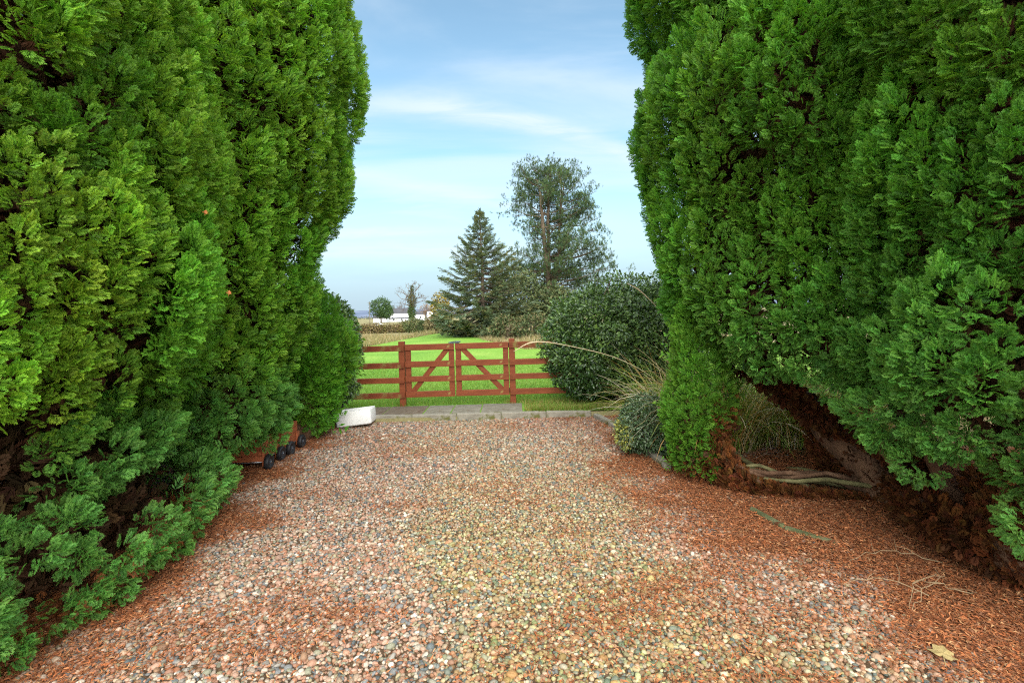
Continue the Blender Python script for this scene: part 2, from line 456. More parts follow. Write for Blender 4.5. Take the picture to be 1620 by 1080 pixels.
M_FIELD = noise_mat('rough_field', [(0.3, (0.13, 0.15, 0.05)), (0.5, (0.23, 0.20, 0.09)), (0.7, (0.31, 0.26, 0.14))], 0.35, rough=0.95, bump=0.8, bdist=0.1, bscale=8)
m_, N = new_mat('hill')
tcn = N.n('ShaderNodeTexCoord')
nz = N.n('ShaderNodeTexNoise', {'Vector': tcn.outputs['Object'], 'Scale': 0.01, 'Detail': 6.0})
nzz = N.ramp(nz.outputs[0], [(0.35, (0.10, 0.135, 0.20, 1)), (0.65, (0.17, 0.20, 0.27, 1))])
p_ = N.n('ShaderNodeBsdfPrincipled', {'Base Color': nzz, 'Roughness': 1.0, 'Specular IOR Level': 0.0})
N.n('ShaderNodeOutputMaterial', {0: p_.outputs[0]})
M_HILL = m_
ys = np.concatenate([[7.735, 7.74], np.arange(8, 60, 1.0), np.arange(60, 300, 8.0), np.arange(300, 1001, 50.0)])
xs = np.concatenate([np.arange(-1200, -100, 60.0), np.arange(-100, 100, 4.0), np.arange(100, 1201, 60.0)])
x, y, F = grid(xs, ys)
tag(mesh_np('field', np.stack([x, y, np.where(y < 7.738, -.15, terr(x, y) - 0.02)], 1), F, M_FIELD, smooth_=True), kind='structure')
x, y, F = grid(np.arange(-2500, 2501, 50.0), np.arange(1000, 2401, 50.0))
tag(mesh_np('hills', np.stack([x, y, terr(x, y)], 1), F, M_HILL, smooth_=True), kind='structure')

# mown lawn: a sheet just above the field, its far edge as in the photograph
m_, N = new_mat('lawn')
tcn = N.n('ShaderNodeTexCoord')
n1 = N.n('ShaderNodeTexNoise', {'Vector': tcn.outputs['Object'], 'Scale': 0.35, 'Detail': 4.0})
n2 = N.n('ShaderNodeTexNoise', {'Vector': N.n('ShaderNodeMapping', {0: tcn.outputs['Object'], 3: (1, 0.55, 1)}).outputs[0], 'Scale': 14.0, 'Detail': 8.0, 'Roughness': 0.7})
c1 = N.ramp(n1.outputs[0], [(0.3, (0.125, 0.27, 0.035, 1)), (0.5, (0.17, 0.33, 0.045, 1)), (0.7, (0.24, 0.38, 0.07, 1))])
c2 = N.mix(1.0, c1, N.ramp(n2.outputs[0], [(0.28, (0.60, 0.66, 0.5, 1)), (0.62, (1.15, 1.1, 1.1, 1))]), 'MULTIPLY')
p_ = N.n('ShaderNodeBsdfPrincipled', {'Base Color': c2, 'Roughness': 0.9, 'Specular IOR Level': 0.15})
b_ = N.n('ShaderNodeBump', {'Strength': 0.9, 'Distance': 0.04, 'Height': n2.outputs[0]})
N.t.links.new(b_.outputs[0], p_.inputs['Normal'])
N.n('ShaderNodeOutputMaterial', {0: p_.outputs[0]})
edge = [ground(*q, ZL) for q in ((520, 560), (575, 549), (600, 541), (640, 534), (700, 525), (735, 527), (775, 540), (830, 551), (900, 556), (1000, 552), (1150, 545))]
far_x = np.array([e[0] for e in edge]); far_y = np.array([e[1] for e in edge])
xs = np.linspace(-11, 12, 93)
o_ = np.argsort(far_x)
fy = np.interp(xs, far_x[o_], far_y[o_]) + (fbm(xs * 0.8, xs * 0 + 3, 3) - 0.5) * 2.0
ts = np.linspace(0, 1, 30)
X, T = np.meshgrid(xs, ts)
Y = 7.83 + T * (fy[None, :] - 7.83)
i = np.arange(X.size).reshape(X.shape)
F = np.stack([i[:-1, :-1], i[:-1, 1:], i[1:, 1:], i[1:, :-1]], -1).reshape(-1, 4)
lx, ly = X.ravel(), Y.ravel()
tag(mesh_np('lawn', np.stack([lx, ly, terr(lx, ly) + 0.004], 1), F, m_, smooth_=True), kind='structure')


def lawn_far(x): return np.interp(x, xs, fy)


# path of slabs in front of the gate: bed, then slabs of their own
PATH_Y0, PATH_Y1 = 7.83, 8.58

# ---------------------------------------------------------------- gravel (uncountable) and fallen needles
def icosphere(sub):
    t = (1 + 5 ** 0.5) / 2
    V = [(-1, t, 0), (1, t, 0), (-1, -t, 0), (1, -t, 0), (0, -1, t), (0, 1, t), (0, -1, -t), (0, 1, -t), (t, 0, -1), (t, 0, 1), (-t, 0, -1), (-t, 0, 1)]
    F = [(0, 11, 5), (0, 5, 1), (0, 1, 7), (0, 7, 10), (0, 10, 11), (1, 5, 9), (5, 11, 4), (11, 10, 2), (10, 7, 6), (7, 1, 8), (3, 9, 4), (3, 4, 2), (3, 2, 6), (3, 6, 8), (3, 8, 9), (4, 9, 5), (2, 4, 11), (6, 2, 10), (8, 6, 7), (9, 8, 1)]
    V = [np.array(v) / np.linalg.norm(v) for v in V]
    for _ in range(sub):
        mid = {}; G = []
        def mp(a, b):
            k = (min(a, b), max(a, b))
            if k not in mid:
                q = V[a] + V[b]; V.append(q / np.linalg.norm(q)); mid[k] = len(V) - 1
            return mid[k]
        for a, b, c in F:
            ab, bc, ca = mp(a, b), mp(b, c), mp(c, a)
            G += [(a, ab, ca), (b, bc, ab), (c, ca, bc), (ab, bc, ca)]
        F = G
    return np.array(V), np.array(F)


PAL = np.array([(0.46, 0.25, 0.17), (0.52, 0.33, 0.25), (0.42, 0.20, 0.12), (0.50, 0.38, 0.28), (0.55, 0.46, 0.38), (0.62, 0.57, 0.50),
                (0.30, 0.29, 0.27), (0.20, 0.22, 0.24), (0.13, 0.16, 0.18), (0.26, 0.27, 0.20), (0.36, 0.32, 0.20), (0.33, 0.20, 0.12), (0.72, 0.68, 0.62)])
PW = np.array([14, 14, 9, 12, 10, 5, 8, 8, 5, 5, 8, 8, 1.2]); PW /= PW.sum()


def pebbles(x0, x1, y0, y1, step, sub, seed):
    r = np.random.default_rng(seed)
    gx, gy = np.meshgrid(np.arange(x0, x1, step), np.arange(y0, y1, step))
    x = gx.ravel() + r.uniform(-.75, .75, gx.size) * step
    y = gy.ravel() + r.uniform(-.75, .75, gx.size) * step
    px, py = project(np.stack([x, y, 0 * x], 1))
    k = (px > -60) & (px < 1680) & (py < 1150) & (y < 7.74) & (x > lerp_line(LLINE, y) - 0.7) & (x < lerp_line(RLINE, y) + 1.7)
    x, y = x[k], y[k]
    n = len(x)
    L = litter_at(x, y)
    size = step * r.lognormal(-0.28, 0.27, n)
    sc3 = np.stack([size * r.uniform(.85, 1.3, n), size * r.uniform(.65, .95, n), size * r.uniform(.42, .75, n)], 1) * 0.92
    z = r.uniform(-0.35, 0.30, n) * size + 0.002 + DRIVE_MOUND(x, y) - (L > 0.35) * (L - 0.35) * size * 1.5 * r.uniform(0.1, 1.0, n)
    k = z > -0.6 * size
    k &= r.random(n) > smooth(0.50, 1.0, L) * 0.90
    x, y, z, sc3, L, size = x[k], y[k], z[k], sc3[k], L[k], size[k]
    n = len(x)
    V, F = icosphere(sub)
    if sub: V = V * (1 + 0.10 * np.sin(V[:, [0]] * 3.1 + 1) * np.cos(V[:, [1]] * 2.7))
    th = r.uniform(0, 6.283, n); tl = r.normal(0, .22, n); tm = r.normal(0, .22, n)
    P = V[None] * sc3[:, None, :]
    cx, s_ = np.cos(tl)[:, None], np.sin(tl)[:, None]
    P = np.stack([P[..., 0], P[..., 1] * cx - P[..., 2] * s_, P[..., 1] * s_ + P[..., 2] * cx], -1)
    cx, s_ = np.cos(tm)[:, None], np.sin(tm)[:, None]
    P = np.stack([P[..., 0] * cx + P[..., 2] * s_, P[..., 1], -P[..., 0] * s_ + P[..., 2] * cx], -1)
    cx, s_ = np.cos(th)[:, None], np.sin(th)[:, None]
    P = np.stack([P[..., 0] * cx - P[..., 1] * s_, P[..., 0] * s_ + P[..., 1] * cx, P[..., 2]], -1)
    P += np.stack([x, y, z], 1)[:, None, :]
    c = PAL[r.choice(len(PAL), n, p=PW)] * r.uniform(.55, 1.02, (n, 1)) * np.array((1.0, .94, .84))
    c = c * .90 + c.mean(1, keepdims=True) * .09
    g = green_at(x, y)[:, None] * r.uniform(0.05, 0.80, (n, 1))
    c = c * (1 - g) + (c * np.array((0.82, 0.98, 0.50)) + np.array((0.02, 0.03, 0.0))) * g
    d = np.clip(L[:, None] * r.uniform(0.1, 0.8, (n, 1)), 0, 1)
    c = c * (1 - d) + c * np.array((0.95, 0.55, 0.35)) * d
    nv = len(V)
    FF = (F[None] + (np.arange(n) * nv)[:, None, None]).reshape(-1, 3)
    return P.reshape(-1, 3), FF, np.repeat(c, nv, 0)


parts = [pebbles(-3.4, 3.4, 1.9, 3.6, 0.0168, 1, 1), pebbles(-4, 4, 3.6, 5.2, 0.0182, 0, 2), pebbles(-4, 4, 5.2, 7.74, 0.0215, 0, 3)]
off = 0; Vs, Fs, Cs = [], [], []
for V, F, c in parts:
    Vs.append(V); Fs.append(F + off); Cs.append(c); off += len(V)
tag(mesh_np('gravel', np.concatenate(Vs), np.concatenate(Fs), M_STONE, np.concatenate(Cs), smooth_=True), 'multicoloured rounded pebbles covering the driveway', 'gravel', kind='stuff')


def slivers(n, seed):
    r = np.random.default_rng(seed)
    y = 1.95 + (7.7 - 1.95) * r.random(n) ** 1.7
    x = r.uniform(-3.4, 5.2, n)
    L = litter_at(x, y)
    px, py = project(np.stack([x, y, 0 * x], 1))
    k = (px > -60) & (px < 1690) & (py < 1150) & (r.random(n) < L ** 1.5 * 0.95 + 0.02)
    x, y, L = x[k], y[k], L[k]; n = len(x)
    ln = r.uniform(0.012, 0.045, n); wd = r.uniform(0.0016, 0.0042, n)
    th = r.uniform(0, 6.283, n); tilt = r.normal(0, .22, n)
    d = np.stack([np.cos(th) * np.cos(tilt), np.sin(th) * np.cos(tilt), np.sin(tilt)], 1)
    s_ = np.stack([-np.sin(th), np.cos(th), r.normal(0, .4, n)], 1)
    z = DRIVE_MOUND(x, y) + 0.006 + np.abs(r.normal(0, .008, n)) * (1.2 - 0.4 * L)
    P = np.stack([x, y, z], 1)
    b = r.uniform(-.25, .25, n)[:, None] * ln[:, None] * s_
    V = np.stack([P - d * ln[:, None] / 2, P + s_ * wd[:, None] + b, P + d * ln[:, None] / 2, P - s_ * wd[:, None] + b], 1)
    pal = np.array([(0.29, 0.095, 0.036), (0.36, 0.145, 0.06), (0.20, 0.072, 0.032), (0.13, 0.055, 0.028), (0.42, 0.23, 0.11), (0.26, 0.12, 0.065)])
    c = pal[r.choice(6, n, p=(.3, .2, .2, .12, .06, .12))] * r.uniform(.75, 1.35, (n, 1)) * np.array((1.15, 1.14, 1.12))
    return V.reshape(-1, 3), np.arange(4 * n).reshape(-1, 4), np.repeat(c, 4, 0)


V, F, c = slivers(1100000, 5)
tag(mesh_np('fallen_needles', V, F, M_LITTER, c), 'rusty brown fallen cypress needles lying over the stones', 'needle litter', kind='stuff')

# ---------------------------------------------------------------- cypress foliage
def frond(r, pairs, fine):
    """one flat cypress spray along +y, its face towards +z"""
    V, F, T = [], [], []
    def kite(b, ang, ln, wd, droop, z0):
        d = np.array((math.sin(ang), math.cos(ang))); q = np.array((d[1], -d[0]))
        i = len(V)
        for p, zz in ((b, z0), (b + d * ln * .55 + q * wd / 2, z0 - .02 * ln - .15 * wd), (b + d * ln, z0 - droop), (b + d * ln * .55 - q * wd / 2, z0 - .02 * ln - .15 * wd)):
            V.append((p[0], p[1], zz))
        T.extend((0.0, .6, 1.0, .6)); F.append((i, i + 1, i + 2, i + 3))
    axis = lambda t: (np.array((0.04 * math.sin(3 * t), t)), -0.20 * t * t)
    for k in range(pairs):
        t = 0.10 + 0.78 * k / (pairs - 1)
        for sgn in (-1, 1):
            p, zz = axis(t + r.uniform(-.04, .04))
            bl = (0.48 * (1 - t) ** .6 + 0.10) * r.uniform(.8, 1.2) * (0.6 + 0.4 * min(1, t * 4))
            an = sgn * R(r.uniform(36, 58))
            if fine:
                kite(p, an, bl, .055 + .05 * bl, .26 * bl, zz)
                for s2, f in ((1, .28), (-1, .40), (1, .55)):
                    e = np.array((math.sin(an), math.cos(an))) * bl * f
                    kite(p + e, an + s2 * R(r.uniform(30, 48)), bl * r.uniform(.38, .52) * (1.15 - .6 * f), .052, .16 * bl, zz - .07 * bl)
            else:
                kite(p, an, bl, .10 + .06 * bl, .26 * bl, zz)
    p, zz = axis(.80)
    kite(p, 0, .26, .07 if fine else .12, .1, zz)
    if fine:
        p, zz = axis(.45); kite(p, R(6), .35, .06, .03, zz)
    return np.array(V), np.array(F), np.array(T)


_fr = np.random.default_rng(3)
LIB_NEAR = [frond(_fr, 7, True) for _ in range(4)]
LIB_MID = [frond(_fr, 6, False) for _ in range(4)]
LIB_DEAD = [frond(_fr, 9, False) for _ in range(3)]
LIB_FAR = [frond(_fr, 3, False) for _ in range(3)]


def place(lib, P, D, Nn, S, col, tip, r):
    """put sprays at P, growing along D, facing Nn, sized S, coloured col; returns V, F, colour"""
    D = unit(D); Nn = unit(Nn - D * (Nn * D).sum(1, keepdims=True)); Xa = np.cross(D, Nn)
    which = r.integers(0, len(lib), len(P))
    Vs, Fs, Cs = [], [], []; off = 0
    for k, (V, F, T) in enumerate(lib):
        q = which == k
        m = int(q.sum())
        if not m: continue
        s = S[q][:, None, None]
        out = P[q][:, None] + s * (V[None, :, 0:1] * Xa[q][:, None] + V[None, :, 1:2] * D[q][:, None] + V[None, :, 2:3] * Nn[q][:, None])
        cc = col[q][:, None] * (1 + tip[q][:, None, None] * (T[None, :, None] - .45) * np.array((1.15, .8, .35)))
        Vs.append(out.reshape(-1, 3)); Cs.append(np.clip(cc, .003, 1).reshape(-1, 3))
        Fs.append((F[None] + (np.arange(m) * len(V))[:, None, None] + off).reshape(-1, 4)); off += m * len(V)
    return Vs, Fs, Cs


def join(L):
    V, F, Cc, off = [], [], [], 0
    for Vs, Fs, Cs in L:
        o2 = off
        for a, b, c in zip(Vs, Fs, Cs):
            V.append(a); Cc.append(c)
        for b in Fs: F.append(b + o2)
        off += sum(len(a) for a in Vs)
    return np.concatenate(V), np.concatenate(F), np.concatenate(Cc)


GREEN = np.array((0.125, 0.275, 0.026))
BLUEGREEN = np.array((0.088, 0.232, 0.046))
DEAD = np.array((0.17, 0.060, 0.020))


def plumes_to_mesh(p, a, out, L, Rr, col, M, size, lib, r, tipk=0.55, dead=0.0):
    """p base, a axis, out outward normal, all (n,3); each plume is a pointed tuft of M sprays"""
    n = len(p)
    t = np.tile((np.arange(M) + .5) / M, (n, 1)) ** .85 + r.uniform(-.03, .03, (n, M))
    t = np.clip(t, 0.02, 1)
    phi = (np.arange(M) * 2.39996)[None] + r.uniform(0, 6.283, (n, 1)) + r.normal(0, .3, (n, M))
    e1 = unit(np.cross(a, out + 1e-3)); e2 = np.cross(e1, a)
    rad = np.cos(phi)[..., None] * e1[:, None] + np.sin(phi)[..., None] * e2[:, None]
    prof = np.sin(np.pi * np.clip(t * .86 + .14, 0, 1) ** .8) ** .8
    pos = p[:, None] + a[:, None] * (L[:, None] * t)[..., None] + rad * (Rr[:, None] * prof * .72)[..., None]
    th = R(66) * (1 - t) ** .8 + R(12) + r.normal(0, .16, (n, M))
    d = a[:, None] * np.cos(th)[..., None] + rad * np.sin(th)[..., None] + r.normal(0, .10, (n, M, 3))
    # face: mostly the upper side of the spray, some turned on edge
    nn = a[:, None] * .6 + np.array((0, 0, .25)) + rad * .62 + r.normal(0, .55, (n, M, 3))
    face = (rad * out[:, None]).sum(-1)
    keep = ((face > -.35) | (t > .75)).ravel()
    S = (size[:, None] * r.uniform(.72, 1.22, (n, M)) * (1.08 - .3 * t))
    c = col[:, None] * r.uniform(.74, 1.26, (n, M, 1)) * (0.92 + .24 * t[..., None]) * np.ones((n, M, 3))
    c[..., 0] *= r.uniform(.85, 1.2, (n, M))
    if np.any(dead):
        dm = r.random((n, M)) < (dead if np.isscalar(dead) else dead[:, None]) * (1.5 - 1.3 * t)
        c[dm] = DEAD * r.uniform(.5, 1.6, (int(dm.sum()), 1))
    q = lambda X: X.reshape(-1, X.shape[-1])[keep]
    return place(lib, q(pos), q(d), q(nn), S.ravel()[keep], q(c), np.full(keep.sum(), tipk), r)


class Hull:
    def __init__(s, cx, cy, prof, zlo, ztop, seed, bough=(.62, .85), amp=.2, sx=1.0):
        s.cx, s.cy, s.prof, s.ztop, s.amp = cx, cy, prof, ztop, amp
        s.zlo = zlo if callable(zlo) else (lambda th: zlo + 0 * th)
        r = np.random.default_rng(seed)
        s.dz = bough[1] / bough[0]
        # centres of the boughs, spread over the unrolled surface
        Rm = float(np.mean([q[1] for q in prof]))
        s.Rm = Rm
        pts = []
        for _ in range(9000):
            q = np.array((r.uniform(0, 2 * math.pi * Rm), r.uniform(-.3, ztop + .6)))
            ok = True
            for w in pts:
                dx = abs(q[0] - w[0]); dx = min(dx, 2 * math.pi * Rm - dx)
                if (dx / bough[0]) ** 2 + ((q[1] - w[1]) / bough[1]) ** 2 < .72: ok = False; break
            if ok: pts.append(q)
        s.b = np.array(pts); s.bw = bough
        s.bcol = r.uniform(.84, 1.17, len(pts)); s.bh = r.uniform(-.10, .16, len(pts)); s.by = r.uniform(.88, 1.12, len(pts))
    def r0(s, z): return np.interp(z, [q[0] for q in s.prof], [q[1] for q in s.prof])
    def eval(s, th, z):
        """radius, bough distance, bough id, offset inside bough"""
        uu = np.mod(th, 2 * math.pi) * s.Rm
        dx = uu[:, None] - s.b[None, :, 0]
        C_ = 2 * math.pi * s.Rm
        dx = (dx + C_ / 2) % C_ - C_ / 2
        dz = z[:, None] - s.b[None, :, 1]
        # flame-shaped boughs: narrow at the top, broad low down
        wx = s.bw[0] * (1.0 - .35 * np.clip(dz / s.bw[1], -.6, .9))
        d = np.hypot(dx / wx, dz / s.bw[1])
        i = d.argmin(1); k = np.arange(len(th))
        dm = d[k, i]
        rr = s.r0(z) + s.amp * (1.35 * np.sqrt(np.clip(1 - (dm / 1.0) ** 2, 0, 1)) - .75) * 1.5 + s.bh[i] * .8
        return rr, dm, i, dx[k, i], dz[k, i]
    def inside(s, P, f=.88):
        d = np.hypot(P[:, 0] - s.cx, P[:, 1] - s.cy)
        th = np.arctan2(P[:, 1] - s.cy, P[:, 0] - s.cx)
        return (d < s.r0(P[:, 2]) * f) & (P[:, 2] > s.zlo(th) + .1) & (P[:, 2] < s.ztop)


def foliage(hull, others, seed, sh=.165, sv=.19, top_frac=.10, colf=None, deadf=None, up=0.85, fr_near=.070, Lr=(.24, .44), M=122, near_d=4.6, flat_to=.75, cut=None):
    """sample the hull, grow a plume at every sample"""
    r = np.random.default_rng(seed)
    G = []
    zs = np.arange(0.0, hull.ztop, sv)
    for z in zs:
        rr = max(.12, float(hull.r0(z)))
        nth = max(5, int(2 * math.pi * rr / sh))
        th = (np.arange(nth) + r.random()) / nth * 2 * math.pi + r.uniform(-.4, .4, nth) * sh / rr
        G.append(np.stack([th, z + r.uniform(-.5, .5, nth) * sv], 1))
    G = np.concatenate(G); th, z = G[:, 0], G[:, 1]
    k = (z > hull.zlo(th)) & (z < hull.ztop); th, z = th[k], z[k]
    rr, dm, bi, dx, dz = hull.eval(th, z)
    o = np.stack([np.cos(th), np.sin(th), 0 * th], 1)
    slope = (hull.r0(z + .1) - hull.r0(z - .1)) / .2
    nrm = unit(o + np.array((0, 0, 1.0)) * (-slope)[:, None])
    P = np.stack([hull.cx, hull.cy, 0], 0)[None] + o * rr[:, None] + np.array((0, 0, 1.0)) * z[:, None]
    camv = unit(np.array((0, 0, CAM_H))[None] - P)
    facing = (nrm * camv).sum(1)
    tang = np.stack([-np.sin(th), np.cos(th), 0 * th], 1)
    keep = ~((dm > .88) & (r.random(len(th)) < .40))
    for h in others: keep &= ~h.inside(P)
    if cut is not None: keep &= ~(cut(th, z) & (r.random(len(th)) < .9))
    px, py = project(P)
    infr = (px > -260) & (px < 1880) & (py > -330) & (py < 1300) & (P[:, 1] > .3)
    keep &= (facing > -.45) | (r.random(len(th)) < .55)
    keep &= infr | (r.random(len(th)) < .40)
    th, z, rr, dm, bi, dx, dz, o, nrm, P, facing, tang, infr = [q[keep] for q in (th, z, rr, dm, bi, dx, dz, o, nrm, P, facing, tang, infr)]
    n = len(th)
    zl = hull.zlo(th)
    low = smooth(flat_to, .0, z - zl)            # near the skirt sprays lie flatter
    upv = up * (1 - .85 * low)
    a = unit(np.array((0, 0, 1.0))[None] * upv[:, None] + o * (.42 + .5 * low)[:, None] + tang * (dx / hull.bw[0] * .62)[:, None] + np.array((0, 0, 1.0)) * (dz / hull.bw[1] * .30)[:, None] + r.normal(0, .12, (n, 3)))
    L = r.uniform(*Lr, n) * (1.05 - .25 * low) * (1 + .25 * np.clip(dz / hull.bw[1], -.5, .6))
    Rr = L * r.uniform(.27, .38, n) * (1 + .4 * low)
    base = P - o * .10 - a * (L * .45)[:, None]
    col = GREEN[None] * hull.bcol[bi][:, None] * r.uniform(.85, 1.15, (n, 1)) * np.stack([hull.by[bi], 1 + 0 * th, 1 + 0 * th], 1)
    if colf: col = colf(col, P, th, z, r)
    dead = deadf(P, th, z, dm) if deadf else smooth(.75, 1.05, dm) * .35
    dist = np.linalg.norm(P - np.array((0, 0, CAM_H)), axis=1)
    near = (dist < near_d) & infr & (facing > -.3)
    far = ~infr | (facing < -.3)
    mid = ~near & ~far
    res = []
    for q, lib, s, m in ((near, LIB_NEAR, fr_near, M), (mid, LIB_MID, fr_near * 1.2, int(M * .75)), (far, LIB_FAR, fr_near * 2.4, 16)):
        if q.sum():
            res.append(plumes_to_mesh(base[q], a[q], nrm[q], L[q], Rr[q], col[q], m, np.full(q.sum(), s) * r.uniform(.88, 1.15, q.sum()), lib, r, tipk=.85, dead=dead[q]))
    return join(res), (P, o, nrm, z)


def inner_dead(hull, others, seed, f=.78, sp=.085, size=.21, lift=0.0, dens=1.0, zmax=None):
    """dead brown twiggery under the green shell"""
    r = np.random.default_rng(seed)
    G = []
    for ff, s_ in ((f * 1.12, sp * .62), (f, sp), (f * .8, sp * 1.2), (f * .55, sp * 1.8)):
        for z in np.arange(0.02, min(hull.ztop, zmax or 99), s_):
            rr = max(.1, float(hull.r0(z)) * ff)
            n = max(4, int(2 * math.pi * rr / s_))
            th = r.uniform(0, 6.283, n)
            G.append(np.stack([th, z + r.uniform(-.5, .5, n) * s_, rr + r.normal(0, .06, n), 0 * th + 1 - ff], 1))
    G = np.concatenate(G); th, z, rr, ff_ = G.T
    k = z > hull.zlo(th) - .02 + lift * ff_
    th, z, rr, ff_ = th[k], z[k], rr[k], ff_[k]
    o = np.stack([np.cos(th), np.sin(th), 0 * th], 1)
    P = np.array((hull.cx, hull.cy, 0))[None] + o * rr[:, None] + np.array((0, 0, 1.0)) * z[:, None]
    keep = np.ones(len(P), bool)
    camv = unit(np.array((0, 0, CAM_H))[None] - P)
    keep &= ((o * camv).sum(1) > -.6) | (r.random(len(P)) < .75)
    for h in others: keep &= ~h.inside(P, .6)
    th, z, o, P, ff_ = th[keep], z[keep], o[keep], P[keep], ff_[keep]; n = len(P)
    d = unit(o * .6 + np.array((0, 0, 1.0)) * .6 + r.normal(0, .5, (n, 3)))
    nn = o + r.normal(0, .5, (n, 3))
    c = np.array((.10, .052, .024))[None] * r.uniform(.3, 1.1, (n, 1)) * np.stack([r.uniform(.8, 1.15, n), r.uniform(.8, 1.2, n), 0 * z + 1], 1)
    return join([place(LIB_DEAD, P, d, nn, size * r.uniform(.7, 1.3, n) * np.where(ff_ < .16, .40, 1.0), c, np.full(n, .2), r)])


def fuzz(paths, rad, n_per_m, size, seed, col=DEAD, lib=None, cr=(.35, 1.3), up=.3, flat=0.0):
    """dead brown sprays clothing bare limbs"""
    r = np.random.default_rng(seed)
    Ps, Ds, Os = [], [], []
    for (P, ra) in zip(paths, rad):
        P = np.asarray(P, float); seg = np.linalg.norm(np.diff(P, axis=0), axis=1); ln = seg.sum()
        n = int(n_per_m * ln); s = r.uniform(0, ln, n); cs = np.concatenate([[0], np.cumsum(seg)])
        q = np.stack([np.interp(s, cs, P[:, k]) for k in range(3)], 1)
        ra_ = np.interp(s, cs, np.broadcast_to(ra, (len(P),)))
        T = unit(np.stack([np.interp(s + .01, cs, P[:, k]) - np.interp(s - .01, cs, P[:, k]) for k in range(3)], 1))
        o = unit(np.cross(T, r.normal(0, 1, (n, 3))))
        Ps.append(q + o * (ra_ * r.uniform(.5, 1.0, n))[:, None]); Ds.append(o + T * .6 + np.array((0, 0, up)) + r.normal(0, .3, (n, 3))); Os.append(o)
    P, D, O = map(np.concatenate, (Ps, Ds, Os)); n = len(P)
    P[:, 2] = np.maximum(P[:, 2], .015)
    c = col[None] * r.uniform(*cr, (n, 1)) * np.stack([r.uniform(.8, 1.15, n), r.uniform(.75, 1.2, n), r.uniform(.7, 1.2, n)], 1)
    return place(lib or LIB_DEAD, P, D, np.cross(D, r.normal(0, 1, (n, 3))), size * r.uniform(.6, 1.3, n), c, np.full(n, .3), r)


def spline(pts, n=14):
    pts = np.asarray(pts, float)
    if len(pts) < 3:
        t = np.linspace(0, 1, n)[:, None]; return pts[0] * (1 - t) + pts[-1] * t
    out = []
    Q = np.concatenate([[2 * pts[0] - pts[1]], pts, [2 * pts[-1] - pts[-2]]])
    for i in range(len(pts) - 1):
        p0, p1, p2, p3 = Q[i:i + 4]
        for t in np.linspace(0, 1, max(3, n // (len(pts) - 1)), endpoint=False):
            out.append(.5 * (2 * p1 + (p2 - p0) * t + (2 * p0 - 5 * p1 + 4 * p2 - p3) * t ** 2 + (3 * p1 - p0 - 3 * p2 + p3) * t ** 3))
    out.append(pts[-1])
    return np.array(out)


def limb_mesh(name, pts, r0, r1, mat, parent, n=10, seg=16, wob=0.02):
    P = spline(pts, seg)
    rr = np.random.default_rng(int(abs(P.sum()) * 1000) % 2 ** 31)
    P[1:-1] += rr.normal(0, wob, P[1:-1].shape)
    m = MB().tube(P, np.linspace(r0, r1, len(P)) * (1 + rr.normal(0, .06, len(P))), n)
    return keep_world(m.build(name, mat, smooth_=True), parent)


# ---- hulls (metres)
HL1 = Hull(-4.30, 2.9, [(0, 1.80), (.25, 2.00), (.46, 2.00), (.58, 1.50), (.70, 1.80), (.92, 1.84), (1.06, 1.42), (1.22, 1.95), (2, 2.06), (3, 2.06), (4, 2.0), (5.5, 1.8), (6.2, 1.3)], .03, 6.2, 21, (.44, .72), .26)
HL2 = Hull(-4.0, 5.2, [(0, .98), (.34, 1.30), (.6, 1.42), (.9, 1.42), (1.1, 1.42), (1.6, 1.56), (2, 1.66), (3.1, 2.05), (4.2, 2.22), (5.2, 2.12), (6.4, 1.7), (7.0, 1.1)], .34, 7.0, 22, (.42, .72), .22)
HL3 = Hull(-2.78, 6.85, [(0, .05), (.3, .16), (.6, .33), (.95, .45), (1.25, .42), (1.5, .31), (1.75, .18), (2.0, .04)], .14, 1.98, 23, (.3, .42), .08)


def zloA(th):
    d = np.degrees(np.mod(th, 2 * math.pi))
    return np.interp(d, [0, 60, 120, 165, 200, 221, 240, 270, 360], [1.9, 2.4, 2.2, 1.42, 1.17, .98, .80, .70, 1.5])


def zloB(th):
    d = np.degrees(np.mod(th, 2 * math.pi))
    return np.interp(d, [0, 120, 160, 180, 200, 225, 260, 360], [.5, 1.0, .85, .65, .46, .38, .34, .5])


HR1 = Hull(3.3, 4.9, [(0, 1.2), (.9, 1.32), (1.4, 1.48), (2, 1.56), (2.8, 1.68), (3.4, 1.82), (3.75, 1.68), (4.0, 1.52), (4.3, 1.62), (4.7, 1.76), (5.5, 1.72), (6.4, 1.4), (6.9, .8)], zloA, 6.9, 31, (.42, .72), .22)
HR2 = Hull(4.22, 2.95, [(0, 1.4), (.3, 1.64), (.6, 1.76), (1.0, 1.80), (2, 1.82), (3, 1.85), (4, 1.78), (5.5, 1.5), (6.2, .9)], zloB, 6.2, 32, (.44, .72), .26)
HR3 = Hull(1.70, 4.78, [(0, .06), (.12, .14), (.35, .22), (.6, .24), (.95, .19), (1.3, .13), (1.62, .04)], .1, 1.62, 33, (.26, .36), .05)


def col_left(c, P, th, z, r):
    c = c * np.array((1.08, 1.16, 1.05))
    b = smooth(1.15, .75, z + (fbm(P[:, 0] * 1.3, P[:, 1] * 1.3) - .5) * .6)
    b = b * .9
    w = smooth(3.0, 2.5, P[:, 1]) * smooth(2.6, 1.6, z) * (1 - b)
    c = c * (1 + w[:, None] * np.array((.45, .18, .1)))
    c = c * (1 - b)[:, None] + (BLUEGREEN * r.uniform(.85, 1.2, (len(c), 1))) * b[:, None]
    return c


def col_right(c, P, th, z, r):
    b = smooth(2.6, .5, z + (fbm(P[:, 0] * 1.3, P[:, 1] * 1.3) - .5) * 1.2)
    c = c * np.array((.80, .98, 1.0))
    return c * (1 - b * .85)[:, None] + BLUEGREEN * r.uniform(.85, 1.2, (len(c), 1)) * (b * .85)[:, None]


